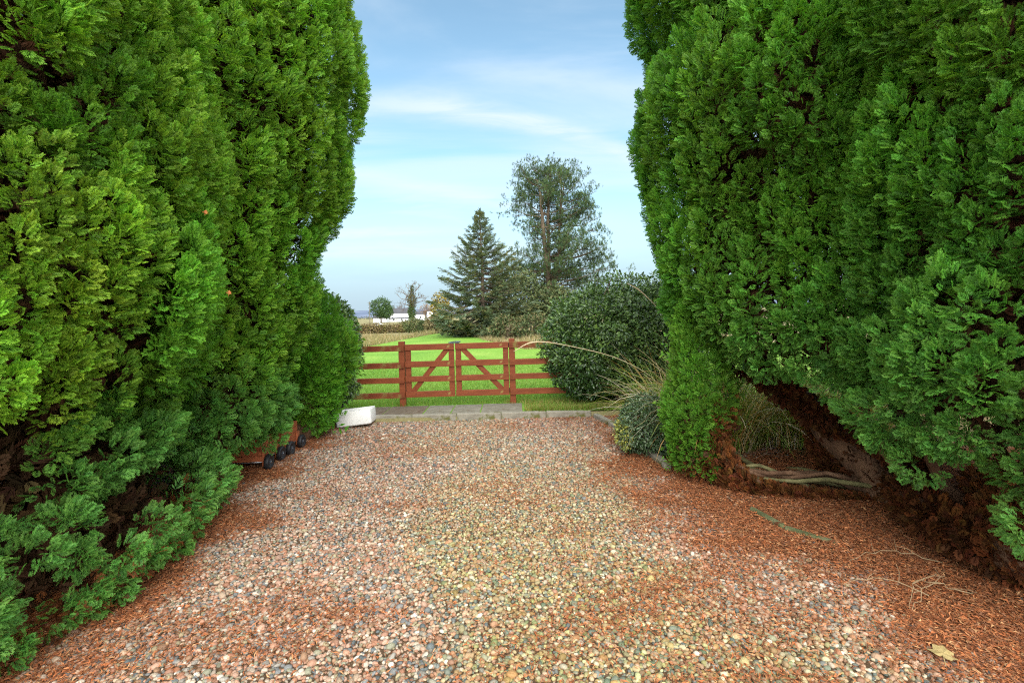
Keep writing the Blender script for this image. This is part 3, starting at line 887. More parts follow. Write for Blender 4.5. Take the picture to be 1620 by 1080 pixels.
def cypress(name, label, hull, others, seed, colf, base, trunk, deadf=None, group='cypress trees along both sides of the drive', lift=0.0, fin=.78, **kw):
    root = thing(name, label, 'cypress tree', base, group)
    (V, F, c), _ = foliage(hull, others, seed, colf=colf, deadf=deadf, **kw)
    keep_world(mesh_np('crown', V, F, M_CYP, c), root)
    if fin:
        V, F, c = inner_dead(hull, others, seed + 50, lift=lift, f=fin)
        keep_world(mesh_np('dead_twigs', V, F, M_DEAD, c), root)
    if trunk: limb_mesh('trunk', trunk, .17, .06, M_BARK, root, wob=.01)
    return root


def cut_left(th, z):
    """gaps between the sweeping lower boughs of the left cypress"""
    q = (fbm(th * 3.5 + 2, th * 0 + 7, 3) - .5)
    a = np.abs(z - (1.02 + .5 * q)) < .075 + .16 * np.clip(fbm(th * 5, th * 0 + 1, 2) - .35, 0, 1)
    b = (np.abs(z - (.56 - .5 * q)) < .06 + .14 * np.clip(fbm(th * 4 + 9, th * 0 + 3, 2) - .35, 0, 1))
    return a | b


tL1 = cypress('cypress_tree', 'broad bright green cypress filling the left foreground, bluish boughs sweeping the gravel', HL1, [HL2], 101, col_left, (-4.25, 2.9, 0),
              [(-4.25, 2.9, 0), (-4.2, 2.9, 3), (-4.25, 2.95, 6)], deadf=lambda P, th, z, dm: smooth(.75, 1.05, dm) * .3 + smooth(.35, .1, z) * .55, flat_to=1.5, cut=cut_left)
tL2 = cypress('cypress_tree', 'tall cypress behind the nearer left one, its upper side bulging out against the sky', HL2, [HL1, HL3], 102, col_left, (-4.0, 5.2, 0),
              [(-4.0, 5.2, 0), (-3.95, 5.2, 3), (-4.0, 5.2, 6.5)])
tL3 = cypress('small_conifer', 'small pointed fresh green conifer between the left cypresses and glossy shrub', HL3, [HL2], 103, lambda c, P, th, z, r: c * np.array((.8, 1.02, .9)), (-2.86, 6.85, 0),
              [(-2.86, 6.85, 0), (-2.8, 6.85, 1), (-2.6, 6.85, 1.8)], group=None, deadf=lambda P, th, z, dm: 0 * z, fin=0, sh=.11, sv=.13, Lr=(.26, .42), fr_near=.09, up=1.1, M=60)
tL3['category'] = 'conifer'

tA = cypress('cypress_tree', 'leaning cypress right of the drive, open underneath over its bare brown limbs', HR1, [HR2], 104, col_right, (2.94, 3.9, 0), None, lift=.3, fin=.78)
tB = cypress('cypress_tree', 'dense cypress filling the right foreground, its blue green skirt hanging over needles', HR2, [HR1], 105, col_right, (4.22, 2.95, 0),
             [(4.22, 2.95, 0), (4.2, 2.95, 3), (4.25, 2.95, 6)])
# trunk and limbs of the leaning tree
trA = [(2.98, 3.95, -.05), at(1395, 765, 4.05), at(1335, 698, 4.3), at(1275, 640, 4.65), at(1205, 575, 5.0), at(1140, 440, 5.3), at(1120, 330, 5.4)]
limb_mesh('trunk', trA, .185, .05, M_BARK, tA, wob=.012)
up1 = [(3.02, 4.0, .15), at(1440, 700, 4.3), at(1400, 560, 4.7), at(1340, 380, 4.9), at(1300, 100, 5.0)]
limb_mesh('limb', up1, .12, .05, M_BARK, tA, wob=.012)
br2 = [(2.95, 4.1, .12), at(1345, 755, 4.5), at(1305, 728, 4.75), at(1290, 690, 4.9), at(1287, 670, 4.95)]
limb_mesh('limb', br2, .05, .02, M_BARK, tA, wob=.01)
low_paths = [[(2.9, 4.05, .12), at(1340, 783, 4.35), at(1270, 778, 4.6), at(1210, 762, 4.75), at(1170, 735, 4.8), at(1130, 690, 4.8)],
             [(2.9, 4.12, .15), at(1330, 765, 4.45), at(1270, 755, 4.75), at(1210, 745, 4.95), at(1160, 715, 5.0), at(1110, 640, 4.95)],
             [(2.88, 4.0, .08), at(1330, 795, 4.25), at(1270, 792, 4.45), at(1215, 785, 4.5), at(1160, 760, 4.6), at(1120, 700, 4.7)]]
for k, q in enumerate(low_paths):
    q = [np.array((p[0], p[1], max(p[2], .05))) for p in map(np.array, q)]
    low_paths[k] = q
    limb_mesh('low_limb', q, .042 - .008 * k, .018, M_MOSSBARK, tA, wob=.01)
rl = np.random.default_rng(119)
for k in range(7):
    e = np.array((1.78 + rl.uniform(-.05, .16), 4.66 + rl.uniform(-.12, .2), rl.uniform(.25, .6)))
    q = [(2.95 + rl.normal(0, .05), 3.98 + rl.normal(0, .08), .08 + rl.uniform(0, .12)), (2.5, 4.12 + rl.uniform(-.08, .25), .07 + rl.uniform(0, .16)), (2.1, 4.32 + rl.uniform(-.05, .25), .08 + rl.uniform(0, .14)), (1.88, 4.52 + rl.uniform(-.05, .15), .16 + rl.uniform(0, .08)), e]
    limb_mesh('low_limb', q, rl.uniform(.018, .034), .010, M_BARK if k % 3 else M_MOSSBARK, tA, n=7, wob=.008)
# the low bough that turns up beside the drive
(V, F, c), _ = foliage(HR3, [], 106, sh=.10, sv=.12, up=1.35, fr_near=.06, Lr=(.18, .32), M=84, near_d=6, flat_to=.25,
                       colf=lambda c, P, th, z, r: c * np.array((.74, .86, .85)),
                       deadf=lambda P, th, z, dm: np.clip(smooth(1.70, 1.92, P[:, 0]) * smooth(.85, .45, z) * 1.2 + smooth(.28, .1, z) * .8, 0, 1))
keep_world(mesh_np('low_bough', V, F, M_CYP, c), tA)
V, F, c = inner_dead(HR3, [], 107, f=.6, sp=.08, size=.08, zmax=.6)
L_ = [([V], [F], [c])]
L_.append(fuzz([spline(trA, 30)[0:22]], [np.linspace(.175, .065, 22)], 800, .06, 108, cr=(.15, .7)))
L_.append(fuzz([spline(up1, 20)[0:6]], [.14], 1200, .06, 109, cr=(.2, .8)))
L_.append(fuzz([spline(br2, 16)[2:]], [.06], 1800, .055, 110, cr=(.35, 1.1)))
L_.append(fuzz([[(2.95, 3.95, .02), (2.55, 4.05, .03), (2.2, 4.2, .03), (1.9, 4.42, .08), (1.78, 4.62, .3), (1.85, 4.75, .55)]], [(.05, .05, .07, .12, .13, .10)], 1700, .055, 111, cr=(.35, 1.35)))
L_.append(fuzz([[at(1400, 790, 4.3), at(1340, 770, 4.6), at(1230, 775, 4.9)]], [.06], 1500, .055, 112, cr=(.35, 1.0)))
# underside of the canopy over the opening
L_.append(fuzz([[at(1135, 560, 5.0), at(1210, 600, 4.7), at(1290, 660, 4.3), at(1380, 690, 4.0), at(1440, 740, 3.8)]], [.08], 1000, .06, 113, cr=(.25, .8)))
V, F, c = join(L_)
keep_world(mesh_np('dead_foliage', V, F, M_DEAD, c), tA)
# second stem and dead skirt under the near right tree
stB = [(3.0, 2.72, -.05), at(1612, 890, 2.75), at(1590, 850, 2.9), at(1560, 760, 3.3)]
limb_mesh('low_limb', stB, .10, .06, M_BARK, tB, wob=.008)
for k, q in enumerate(([(3.1, 3.35, 0), (2.95, 3.3, .22), (2.72, 3.28, .45), (2.6, 3.3, .8)], [(3.2, 3.1, 0), (3.05, 2.98, .2), (2.9, 2.85, .42), (2.9, 2.8, .7)], [(3.0, 3.6, 0), (2.8, 3.55, .25), (2.6, 3.6, .55), (2.5, 3.7, .9)])):
    limb_mesh('low_limb', q, .06 - .01 * k, .03, M_BARK, tB, n=9, wob=.008)
L_ = [fuzz([spline(stB, 12)], [.11], 1000, .055, 115, cr=(.5, 1.4)),
      fuzz([[at(1420, 770, 3.7), at(1480, 825, 3.1), at(1560, 862, 2.85), at(1640, 890, 2.7)]], [.12], 900, .06, 116, cr=(.2, .8)),
      fuzz([[(3.0, 3.75, .03), (3.25, 3.3, .04), (3.3, 2.9, .04)]], [.11], 1100, .06, 117, cr=(.2, .7))]
V, F, c = join(L_)
keep_world(mesh_np('dead_foliage', V, F, M_DEAD, c), tB)

# ---------------------------------------------------------------- broad-leaved shrubs
def leaf_lib(r):
    out = []
    for _ in range(4):
        f = r.uniform(.10, .25); w = r.uniform(.20, .26)
        V = np.array([(0, 0, 0), (w, .35, f * w * 2), (w * .85, .68, f * w * 1.6 - .06), (0, 1, -.16), (-w * .85, .68, f * w * 1.6 - .06), (-w, .35, f * w * 2), (0, .5, 0.0)])
        F = np.array([(0, 1, 2, 6), (6, 2, 3, 4), (0, 6, 4, 5)])
        out.append((V, F, np.array((0, .5, .6, .7, .6, .5, .3))))
    return out


LEAVES = leaf_lib(np.random.default_rng(4))


def blob(center, radii, n, size, cols, seed, lump=.14, zmin=None, inner=.35, squash=1.0, out_w=.55, nfreq=2.2, tip=.25):
    """leaves over (and some way inside) a lumpy ellipsoid"""
    r = np.random.default_rng(seed)
    d = unit(r.normal(0, 1, (int(n * 1.25), 3)))
    ph = np.arctan2(d[:, 1], d[:, 0])
    lum = 1 + lump * 2 * (fbm(ph * nfreq + 40 + seed, d[:, 2] * nfreq * 1.6 + 9, 4) - .5) * 1.6
    rr = lum * (1 - inner * r.random(len(d)) ** 2.2)
    if squash != 1.0: d = np.sign(d) * np.abs(d) ** squash
    P = np.array(center) + d * np.array(radii) * rr[:, None]
    k = np.ones(len(P), bool)
    if zmin is not None: k &= P[:, 2] > zmin + .05 * np.random.default_rng(1).random(len(P))
    P, d = P[k][:n], d[k][:n]; n = len(P)
    D = d * .55 + np.array((0, 0, -.05)) + r.normal(0, .6, (n, 3))
    Nn = d * out_w + np.array((0, 0, .55)) + r.normal(0, .38, (n, 3))
    cols = np.array(cols)
    c = cols[r.integers(0, len(cols), n)] * r.uniform(.65, 1.35, (n, 1))
    return place(LEAVES, P, D, Nn, size * r.uniform(.65, 1.25, n), c, np.full(n, tip), r)


CAM_G = [(.075, .145, .034), (.105, .195, .040), (.15, .25, .055), (.055, .11, .032)]


def stems(root, center, radii, n, seed, mat, r0=.018):
    r = np.random.default_rng(seed)
    m = MB()
    for _ in range(n):
        d = unit(r.normal(0, 1, 3)); d[2] = abs(d[2]) + .25
        e = np.array(center) + unit(d) * np.array(radii) * .85
        b = np.array((center[0] + r.uniform(-.15, .15), center[1] + r.uniform(-.15, .15), root.location[2]))
        m.tube(spline([b, (b + e) / 2 + r.normal(0, .06, 3) + np.array((0, 0, .1)), e], 8), np.linspace(r0, .004, 7 if False else len(spline([b, e, e + 1], 8))), 5)
    return keep_world(m.build('stems', mat), root)


sh = thing('broadleaf_shrub', 'big rounded dark glossy shrub right of the gate, taller than the fence', 'shrub', (1.85, 8.75, ZL))
L_ = [blob((1.85, 8.75, 1.08), (1.27, 1.05, 1.02), 30000, .072, CAM_G, 201, .22, .14, nfreq=3.2),
      blob((2.5, 8.9, 1.15), (.85, .85, .85), 12000, .075, CAM_G, 202, .12, .14),
      blob((1.35, 8.6, .75), (.75, .75, .62), 6000, .072, [(.055, .12, .03), (.04, .095, .024)], 203, .14, .12)]
keep_world(mesh_np('leaves', *(lambda q: (q[0], q[1]))(join(L_)), M_GLOSSY, join(L_)[2]), sh)
stems(sh, (1.9, 8.75, 1.1), (1.1, .9, .95), 40, 204, M_GREYBARK)
# thin shoots standing above it
r_ = np.random.default_rng(206)
for k in range(14):
    b = np.array((r_.uniform(1.4, 2.6), r_.uniform(8.3, 9.0), 1.85)); e = b + np.array((r_.normal(0, .08), r_.normal(0, .08), r_.uniform(.22, .50)))
    st = keep_world(MB().tube([b, (b + e) / 2 + r_.normal(0, .015, 3), e], [.006, .004, .002], 4).build('shoot', M_GREYBARK), sh)
    n = 7; t = r_.uniform(.5, 1, n)[:, None]; P = b * (1 - t) + e * t
    V, F, c = join([place(LEAVES, P, r_.normal(0, 1, (n, 3)), r_.normal(0, .5, (n, 3)) + np.array((0, 0, 1)), np.full(n, .06) * r_.uniform(.6, 1.1, n), np.array(CAM_G)[r_.integers(0, 4, n)] * 1.6, np.full(n, .2), r_)])
    lf = mesh_np('leaves', V, F, M_GLOSSY, c); lf.parent = st
    lf.matrix_parent_inverse = Matrix.Identity(4)

sh = thing('broadleaf_shrub', 'narrow glossy shrub left of the fence behind the white sink', 'shrub', (-2.95, 8.0, ZL))
L_ = [blob((-2.98, 8.0, 1.2), (.60, .6, .74), 9000, .068, CAM_G, 211, .16, .2), blob((-3.05, 7.95, .62), (.62, .6, .48), 6000, .068, CAM_G, 212, .16, .16)]
V, F, c = join(L_); keep_world(mesh_np('leaves', V, F, M_GLOSSY, c), sh)
stems(sh, (-3.0, 8.0, 1.1), (.5, .5, .8), 22, 213, M_GREYBARK, .014)

# low shrub with yellow-splashed leaves spilling over the edging
pl_ = np.array((1.50, 5.72, 0))
sh = thing('low_shrub', 'low small leaved shrub with yellow patches between big shrub and low bough', 'shrub', pl_)
L_ = [blob((1.50, 5.72, .30), (.34, .42, .34), 9000, .036, [(.07, .13, .05), (.10, .17, .075), (.05, .10, .035), (.16, .22, .12)], 221, .12, .02),
      blob((1.20, 5.62, .24), (.10, .18, .16), 900, .034, [(.38, .36, .06), (.30, .33, .07), (.12, .17, .05)], 222, .2, .02)]
V, F, c = join(L_); keep_world(mesh_np('leaves', V, F, M_GLOSSY, c), sh)
stems(sh, (1.5, 5.72, .28), (.3, .38, .28), 14, 223, M_GREYBARK, .008)

# ---------------------------------------------------------------- tall ornamental grass behind the leaning tree
def ribbons(bases, dirs, length, width, bend, cols, r, seg=7, twist=.5):
    n = len(bases)
    t = np.linspace(0, 1, seg + 1)
    d = unit(dirs)
    hor = unit(np.stack([d[:, 0], d[:, 1], 0 * d[:, 0]], 1) + 1e-6)
    pos = []
    for q in t:
        ang = bend * q
        # integrate a bend from the start direction towards straight out/down
        pos.append(None)
    p = bases.copy(); el = np.arcsin(np.clip(d[:, 2], -1, 1)); out = [p.copy()]
    for k in range(seg):
        el2 = el - bend * ((k + .5) / seg) ** 1.4
        p = p + (length / seg)[:, None] * (hor * np.cos(el2)[:, None] + np.array((0, 0, 1.0)) * np.sin(el2)[:, None])
        out.append(p.copy())
    out = np.stack(out, 1)
    side = np.cross(hor, np.array((0, 0, 1.0)))
    side = unit(side + r.normal(0, twist, (n, 3)))
    wt_ = np.concatenate([[.7], np.full(seg - 1, 1.0), [.05]]) * np.interp(t, [0, .6, 1], [1, .9, .15])
    A = out + side[:, None] * (width[:, None] * wt_)[..., None] / 2
    B = out - side[:, None] * (width[:, None] * wt_)[..., None] / 2
    V = np.stack([A, B], 2).reshape(n, -1, 3)
    f = np.array([(2 * k, 2 * k + 1, 2 * k + 3, 2 * k + 2) for k in range(seg)])
    nv = V.shape[1]
    F = (f[None] + (np.arange(n) * nv)[:, None, None]).reshape(-1, 4)
    cc = np.repeat(cols, nv, 0)
    return V.reshape(-1, 3), F, cc


def tuft(base, n, hgt, r, spread=.16, pal=None, pw=None, wid=(.008, .015), el=(55, 86), bend=(.5, 1.7)):
    az = r.uniform(0, 6.283, n); e = np.radians(r.uniform(*el, n))
    d = np.stack([np.cos(az) * np.cos(e), np.sin(az) * np.cos(e), np.sin(e)], 1)
    b = np.array(base)[None] + np.stack([np.cos(az), np.sin(az), 0 * az], 1) * (spread * np.sqrt(r.random(n)))[:, None]
    pal = np.array(pal)
    c = pal[r.choice(len(pal), n, p=pw)] * r.uniform(.75, 1.25, (n, 1))
    return ribbons(b, d, hgt * r.uniform(.55, 1.15, n), r.uniform(*wid, n), r.uniform(*bend, n), c, r)


GP = [(.22, .34, .06), (.18, .28, .05), (.32, .40, .10), (.66, .53, .28), (.74, .66, .48), (.54, .33, .12), (.48, .43, .27)]
GW = (.24, .14, .12, .18, .12, .12, .08)
r_ = np.random.default_rng(301)
for k, (b, n, h, lab) in enumerate((((2.35, 5.75, .02), 900, 1.35, 'tall arching grass clump framed by the low bough and the leaning trunk, straw and green'),
                                    ((3.75, 5.9, .02), 700, 1.1, 'strappy grass clump seen under the leaning trunk, farthest right of the clumps'),
                                    ((3.0, 5.85, .02), 1000, 1.2, 'dense straw and green grass clump in the middle of the hollow under the leaning trunk'),
                                    ((2.0, 6.5, .02), 300, 1.25, 'pale grass clump behind the low shrub, long plumes arching across the glossy shrub'))):
    root = thing('ornamental_grass', lab, 'grass clump', b, 'ornamental grass clumps behind the right cypress')
    V, F, c = tuft(b, n, h, r_, .36, GP, GW, bend=(.6, 2.3))
    keep_world(mesh_np('blades', V, F, M_GRASS, c), root)
    if k == 3:
        for pts, w_ in (([(1.9, 6.45, .1), at(1045, 612, 6.3), at(985, 570, 6.35), at(900, 547, 6.4), at(845, 541, 6.4), at(812, 556, 6.4)], .009),
                        ([(2.1, 6.5, .1), at(1080, 560, 6.4), at(1050, 500, 6.4), at(1015, 462, 6.45), at(992, 448, 6.45)], .008)):
            P = spline(pts, 30)
            mm = MB().tube(P, np.concatenate([np.full(len(P) - 12, w_ * .45), np.linspace(w_ * .45, w_ * 1.15, 6), np.linspace(w_ * 1.1, w_ * .35, 6)]), 6)
            keep_world(mm.build('flower_stem', noise_mat('straw_stem', [(.3, (.50, .38, .22)), (.7, (.66, .55, .36))], 40, rough=.8) if 'straw_stem' not in MATS else MATS['straw_stem'], smooth_=True), root)
    # long pale blades leaning out towards the drive
    if k == 3:
        n = 15
        P0 = np.tile(np.array((1.75, 6.1, .35)), (n, 1)) + r_.normal(0, .12, (n, 3))
        az = np.radians(r_.uniform(165, 235, n)); e = np.radians(r_.uniform(5, 50, n))
        d = np.stack([np.cos(az) * np.cos(e), np.sin(az) * np.cos(e), np.sin(e)], 1)
        V, F, c = ribbons(P0, d, r_.uniform(.5, .95, n), r_.uniform(.007, .011, n), r_.uniform(.7, 1.8, n), np.array([(.46, .44, .34)]) * r_.uniform(.6, 1.2, (n, 1)), r_)
        keep_world(mesh_np('leaning_blades', V, F, M_GRASS, c), root)

# ---------------------------------------------------------------- lawn grass blades (uncountable)
r_ = np.random.default_rng(311)
n = 150000
y = 7.86 + (17.0 - 7.86) * r_.random(n) ** 1.6
x = r_.uniform(-.52, .42, n) * y
k = ~((x > -3.1) & (x < .16) & (y < PATH_Y1 + .03 * r_.random(n)))
x, y = x[k], y[k]; n = len(x)
h = r_.uniform(.025, .06, n) * (1 + 1.0 * smooth(.35, .0, np.abs(y - 8.66)) * r_.random(n) + .6 * smooth(8.3, 7.9, y))
az = r_.uniform(0, 6.283, n)
b = np.stack([x, y, np.full(n, ZL)], 1)
tp = b + np.stack([np.cos(az) * h * .6, np.sin(az) * h * .6, h], 1)
sd_ = np.stack([-np.sin(az), np.cos(az), 0 * az], 1) * r_.uniform(.003, .006, (n, 1))
V = np.stack([b - sd_, b + sd_, tp], 1).reshape(-1, 3)
nzv = fbm(x * .5 + 3, y * .5 + 1, 4)[:, None]
c = (np.array((.12, .27, .035)) * (1 - nzv) + np.array((.27, .41, .075)) * nzv) * r_.uniform(.7, 1.25, (n, 1))
strw = (r_.random(n) < .06 + .35 * ((y < 8.75) & (x > -.2))) [:, None]
c = np.where(strw, np.array((.42, .34, .12)) * r_.uniform(.7, 1.2, (n, 1)), c)
tag(mesh_np('lawn_grass', V, np.arange(3 * n).reshape(-1, 3), M_GRASS, np.repeat(c, 3, 0)), 'short bright green mown grass beyond the gate', 'grass', kind='stuff')

# ---------------------------------------------------------------- kerb, edging and path
def edging(name, line, wid, hgt, unit_len, mat, label, group, zb=0.0, gap=.006, cat='edging stone'):
    P = spline(line, 60); seg = np.linalg.norm(np.diff(P, axis=0), axis=1); cs = np.concatenate([[0], np.cumsum(seg)])
    n = max(1, int(round(cs[-1] / unit_len)))
    out = []
    rr = np.random.default_rng(int(len(line) * 77 + wid * 1000))
    for k in range(n):
        a, b = cs[-1] * k / n, cs[-1] * (k + 1) / n
        pa = np.array([np.interp(a, cs, P[:, j]) for j in range(3)]); pb = np.array([np.interp(b, cs, P[:, j]) for j in range(3)])
        ln = np.linalg.norm(pb - pa) - gap
        root = MB().box((-ln / 2, -wid / 2, -.08), (ln / 2, wid / 2, hgt), bev=.012).build(name, mat)
        root.location = (pa + pb) / 2 + np.array((0, 0, zb + rr.normal(0, .004)))
        root.rotation_euler = (rr.normal(0, .02), rr.normal(0, .008), math.atan2(pb[1] - pa[1], pb[0] - pa[0]))
        lab = label(k, n) if callable(label) else label
        tag(root, lab, cat, group); out.append(root)
    return out


def kerb_label(k, n):
    w = ('hidden end under the left shrub', 'under the back of the white sink', 'just right of the white sink', 'below the middle of the left gate leaf', 'below the meeting of the two gates', 'below the right gate post', 'at the foot of the big glossy shrub')
    return 'grey concrete kerb stone with mossy face, ' + w[min(k, len(w) - 1)]


edging('kerb_stone', [(-3.6, 7.80, 0), (-1.5, 7.79, 0), (1.15, 7.73, 0)], .09, .10, .68, M_KERB, kerb_label, 'kerb stones between gravel and gate path', cat='kerb stone')
RE = [(1.2, 7.62, 0), (1.42, 6.5, 0), (1.46, 5.5, 0), (1.50, 5.05, 0)]


def side_label(k, n):
    w = ('beside the foot of the big glossy shrub', 'between the big shrub and the low shrub', 'buried beside the low yellow splashed shrub', 'just before the low cypress bough')
    return 'low edging stone half sunk in needles, ' + w[min(k, 3)]


edging('edging_stone', RE, .08, .07, .68, M_KERB, side_label, 'edging stones along the right of the drive')
edging('edging_stone', [ground(1188, 812), ground(1225, 835), ground(1270, 853), ground(1330, 871)], .04, .022, .45, M_MOSSKERB, lambda k, n: 'narrow mossy edging strip in brown needles, ' + ('half nearest the pale low limbs' if k == 0 else 'half nearest the pale twigs'), 'mossy edging strips under the right cypress', zb=.03)

m = MB().box((-3.3, PATH_Y0, -.05), (.16, PATH_Y1, ZL - .012))
tag(m.build('path', M_DIRTSLAB), kind='structure')
sl_x = [-3.25, -2.64, -2.05, -1.42, -.99, -.53, .13]
sl_lab = ('dirty brown paving slab at the far left of the path, by the glossy shrub', 'dirty brown paving slab behind the white sink', 'brown stained paving slab below the left gate post', 'mossy grey paving slab below the left gate leaf',
          'grey paving slab below the meeting gate stiles, yellow moss at its joint', 'wide grey paving slab below the right gate leaf, last before the grass')
for k in range(6):
    a, b = sl_x[k], sl_x[k + 1]
    o = MB().box((-(b - a) / 2 + .009, -(PATH_Y1 - PATH_Y0) / 2 + .012, -.03), ((b - a) / 2 - .009, (PATH_Y1 - PATH_Y0) / 2 - .012, .012), bev=.006).build('paving_slab', M_DIRTSLAB if k < 3 else M_SLAB)
    o.location = ((a + b) / 2, (PATH_Y0 + PATH_Y1) / 2, ZL - .004 + .002 * (k % 3))
    o.rotation_euler = (.003 * (k % 2), .002 * (k % 3), 0)
    tag(o, sl_lab[k], 'paving slab', 'paving slabs in front of the gate')

# ---------------------------------------------------------------- gate and fence
GY = 8.66
rails_z = [(1.018, 1.118), (.735, .832), (.488, .583), (.232, .330)]
XP1, XP2 = -1.88, -.02          # centres of the gate posts


def post(x, label_=None, y=GY, ztop=1.17, parent=None, mat=M_WOOD):
    o = MB().box((-.05, -.05, -.25), (.05, .05, ztop - ZL), bev=.006).build('post', mat, parent)
    o.location = Vector((x, y, ZL)) - (Vector(parent.location) if parent else Vector())
    return o


def rail(x0, x1, z0, z1, y, parent, mat, name='rail', sag=0.0, th=.028):
    o = MB().box((-(x1 - x0) / 2, -th / 2, 0), ((x1 - x0) / 2, th / 2, z1 - z0), bev=.004).build(name, mat, parent)
    o.location = Vector(((x0 + x1) / 2, y, z0)) - Vector(parent.location)
    o.rotation_euler = (0, sag, 0)
    return o


r_ = np.random.default_rng(401)
fl = thing('rail_fence', 'red brown four rail fence left of the gate, its top rail stained with moss', 'fence', (XP1, GY, ZL))
post(XP1, parent=fl)
post(XP1 - 1.75, parent=fl)
for k, (a, b) in enumerate(rails_z):
    rail(XP1 - 2.6, XP1 + .045, a - .01, b - .012, GY - .066, fl, M_MOSSWOOD if k in (0, 1, 3) else M_WOOD, sag=r_.normal(0, .003))
fr = thing('rail_fence', 'red brown four rail fence running behind the big glossy shrub', 'fence', (XP2, GY, ZL))
post(XP2, parent=fr)
post(XP2 + 1.75, parent=fr)
for k, (a, b) in enumerate(rails_z):
    rail(XP2 - .045, XP2 + 2.6, a, b, GY - .066, fr, M_WOOD if k else M_MOSSWOOD, sag=r_.normal(0, .003))


def gate(name, x0, x1, brace_up, label):
    root = thing(name, label, 'gate', (x0, GY, ZL), 'pair of red wooden field gates')
    for (a, b) in ((x0 + .004, x0 + .094), (x1 - .094, x1 - .004)):
        o = MB().box((0, -.02, 0), (b - a, .02, .865), bev=.004).build('stile', M_WOOD, root)
        o.location = Vector((a, GY - .018, .238)) - Vector(root.location)
    for k, (a, b) in enumerate(rails_z):
        rail(x0, x1, a, b, GY - .054, root, M_WOOD, sag=r_.normal(0, .002))
    xa, xb = x0 + .10, x1 - .10
    p, q = ((xa, .30), (xb, 1.045)) if brace_up else ((xb, .30), (xa, 1.045))
    ln = math.hypot(q[0] - p[0], q[1] - p[1])
    o = MB().box((-ln / 2, -.016, -.042), (ln / 2, .016, .042), bev=.004).build('brace', M_WOOD, root)
    o.location = Vector(((p[0] + q[0]) / 2, GY - .019, (p[1] + q[1]) / 2)) - Vector(root.location)
    o.rotation_euler = (0, -math.atan2(q[1] - p[1], q[0] - p[0]), 0)
    return root


XM = -.985
g1 = gate('field_gate', XP1 + .06, XM - .008, True, 'left leaf of the red wooden gate, brace rising to the right')
g2 = gate('field_gate', XM + .012, XP2 - .058, False, 'right leaf of the red wooden gate, brace falling to the right, dark latch on top')
lt = MB()
lt.box((-.10, -.025, 0), (.06, .02, .012), bev=.003); lt.box((.0, -.035, .012), (.085, .03, .035), bev=.008)
lt.tube([(-.12, 0, .012), (-.05, 0, .022), (.02, 0, .03)], .009, 8)
o = lt.build('latch', M_LATCH, g2); o.location = Vector((XM + .02, GY - .05, 1.12)) - Vector(g2.location)
for g_, xx in ((g1, XP1 + .05), (g2, XP2 - .05)):
    for zc in (.30, 1.06):
        o = MB().tube([(0, 0, -.04), (0, 0, .04)], .010, 8).box((-.03, -.006, -.02), (.03, .006, .02)).build('hinge', M_LATCH, g_)
        o.location = Vector((xx, GY + .012, zc)) - Vector(g_.location)

# ---------------------------------------------------------------- glazed sink
def sink():
    Lx, Ly, H_ = .50, .40, .215
    me = bpy.data.meshes.new('basin')
    import bmesh
    bm = bmesh.new()
    def ringv(x, y, z, rad, n=5):
        out = []
        for cx, cy, a0 in ((x - rad, y - rad, 0), (-x + rad, y - rad, 90), (-x + rad, -y + rad, 180), (x - rad, -y + rad, 270)):
            for k in range(n):
                a = R(a0 + 90 * k / (n - 1)); out.append(bm.verts.new((cx + rad * math.cos(a), cy + rad * math.sin(a), z)))
        return out
    hx, hy, t = Lx / 2, Ly / 2, .034
    rings = [ringv(hx - .022, hy - .022, 0, .02), ringv(hx - .006, hy - .006, .008, .03), ringv(hx, hy, .025, .035), ringv(hx, hy, H_ - .012, .035), ringv(hx - .004, hy - .004, H_ - .003, .033), ringv(hx - .012, hy - .012, H_, .03),
             ringv(hx - t + .008, hy - t + .008, H_, .03), ringv(hx - t, hy - t, H_ - .01, .03), ringv(hx - t - .006, hy - t - .006, .07, .03), ringv(hx - t - .03, hy - t - .03, .042, .02)]
    for A, B in zip(rings[:-1], rings[1:]):
        n = len(A)
        for k in range(n): bm.faces.new((A[k], A[(k + 1) % n], B[(k + 1) % n], B[k]))
    bm.faces.new(list(reversed(rings[0]))); bm.faces.new(rings[-1])
    bm.to_mesh(me); bm.free()
    me.polygons.foreach_set('use_smooth', np.full(len(me.polygons), True, bool))
    return link('basin', me, M_CERAMIC)


sk = thing('sink', 'chipped white glazed sink lying tilted on the gravel by the kerb', 'sink', (-2.33, 7.56, .012))
o = sink(); o.parent = sk
o2 = MB().tube([(.0, .0, .0435), (.0, .0, .047)], .032, 16).build('drain', M_STEEL, sk); o2.location = (.12, 0, 0)
sk.rotation_euler = (R(-3), R(-5.0), R(4))
sk.location.z = .03
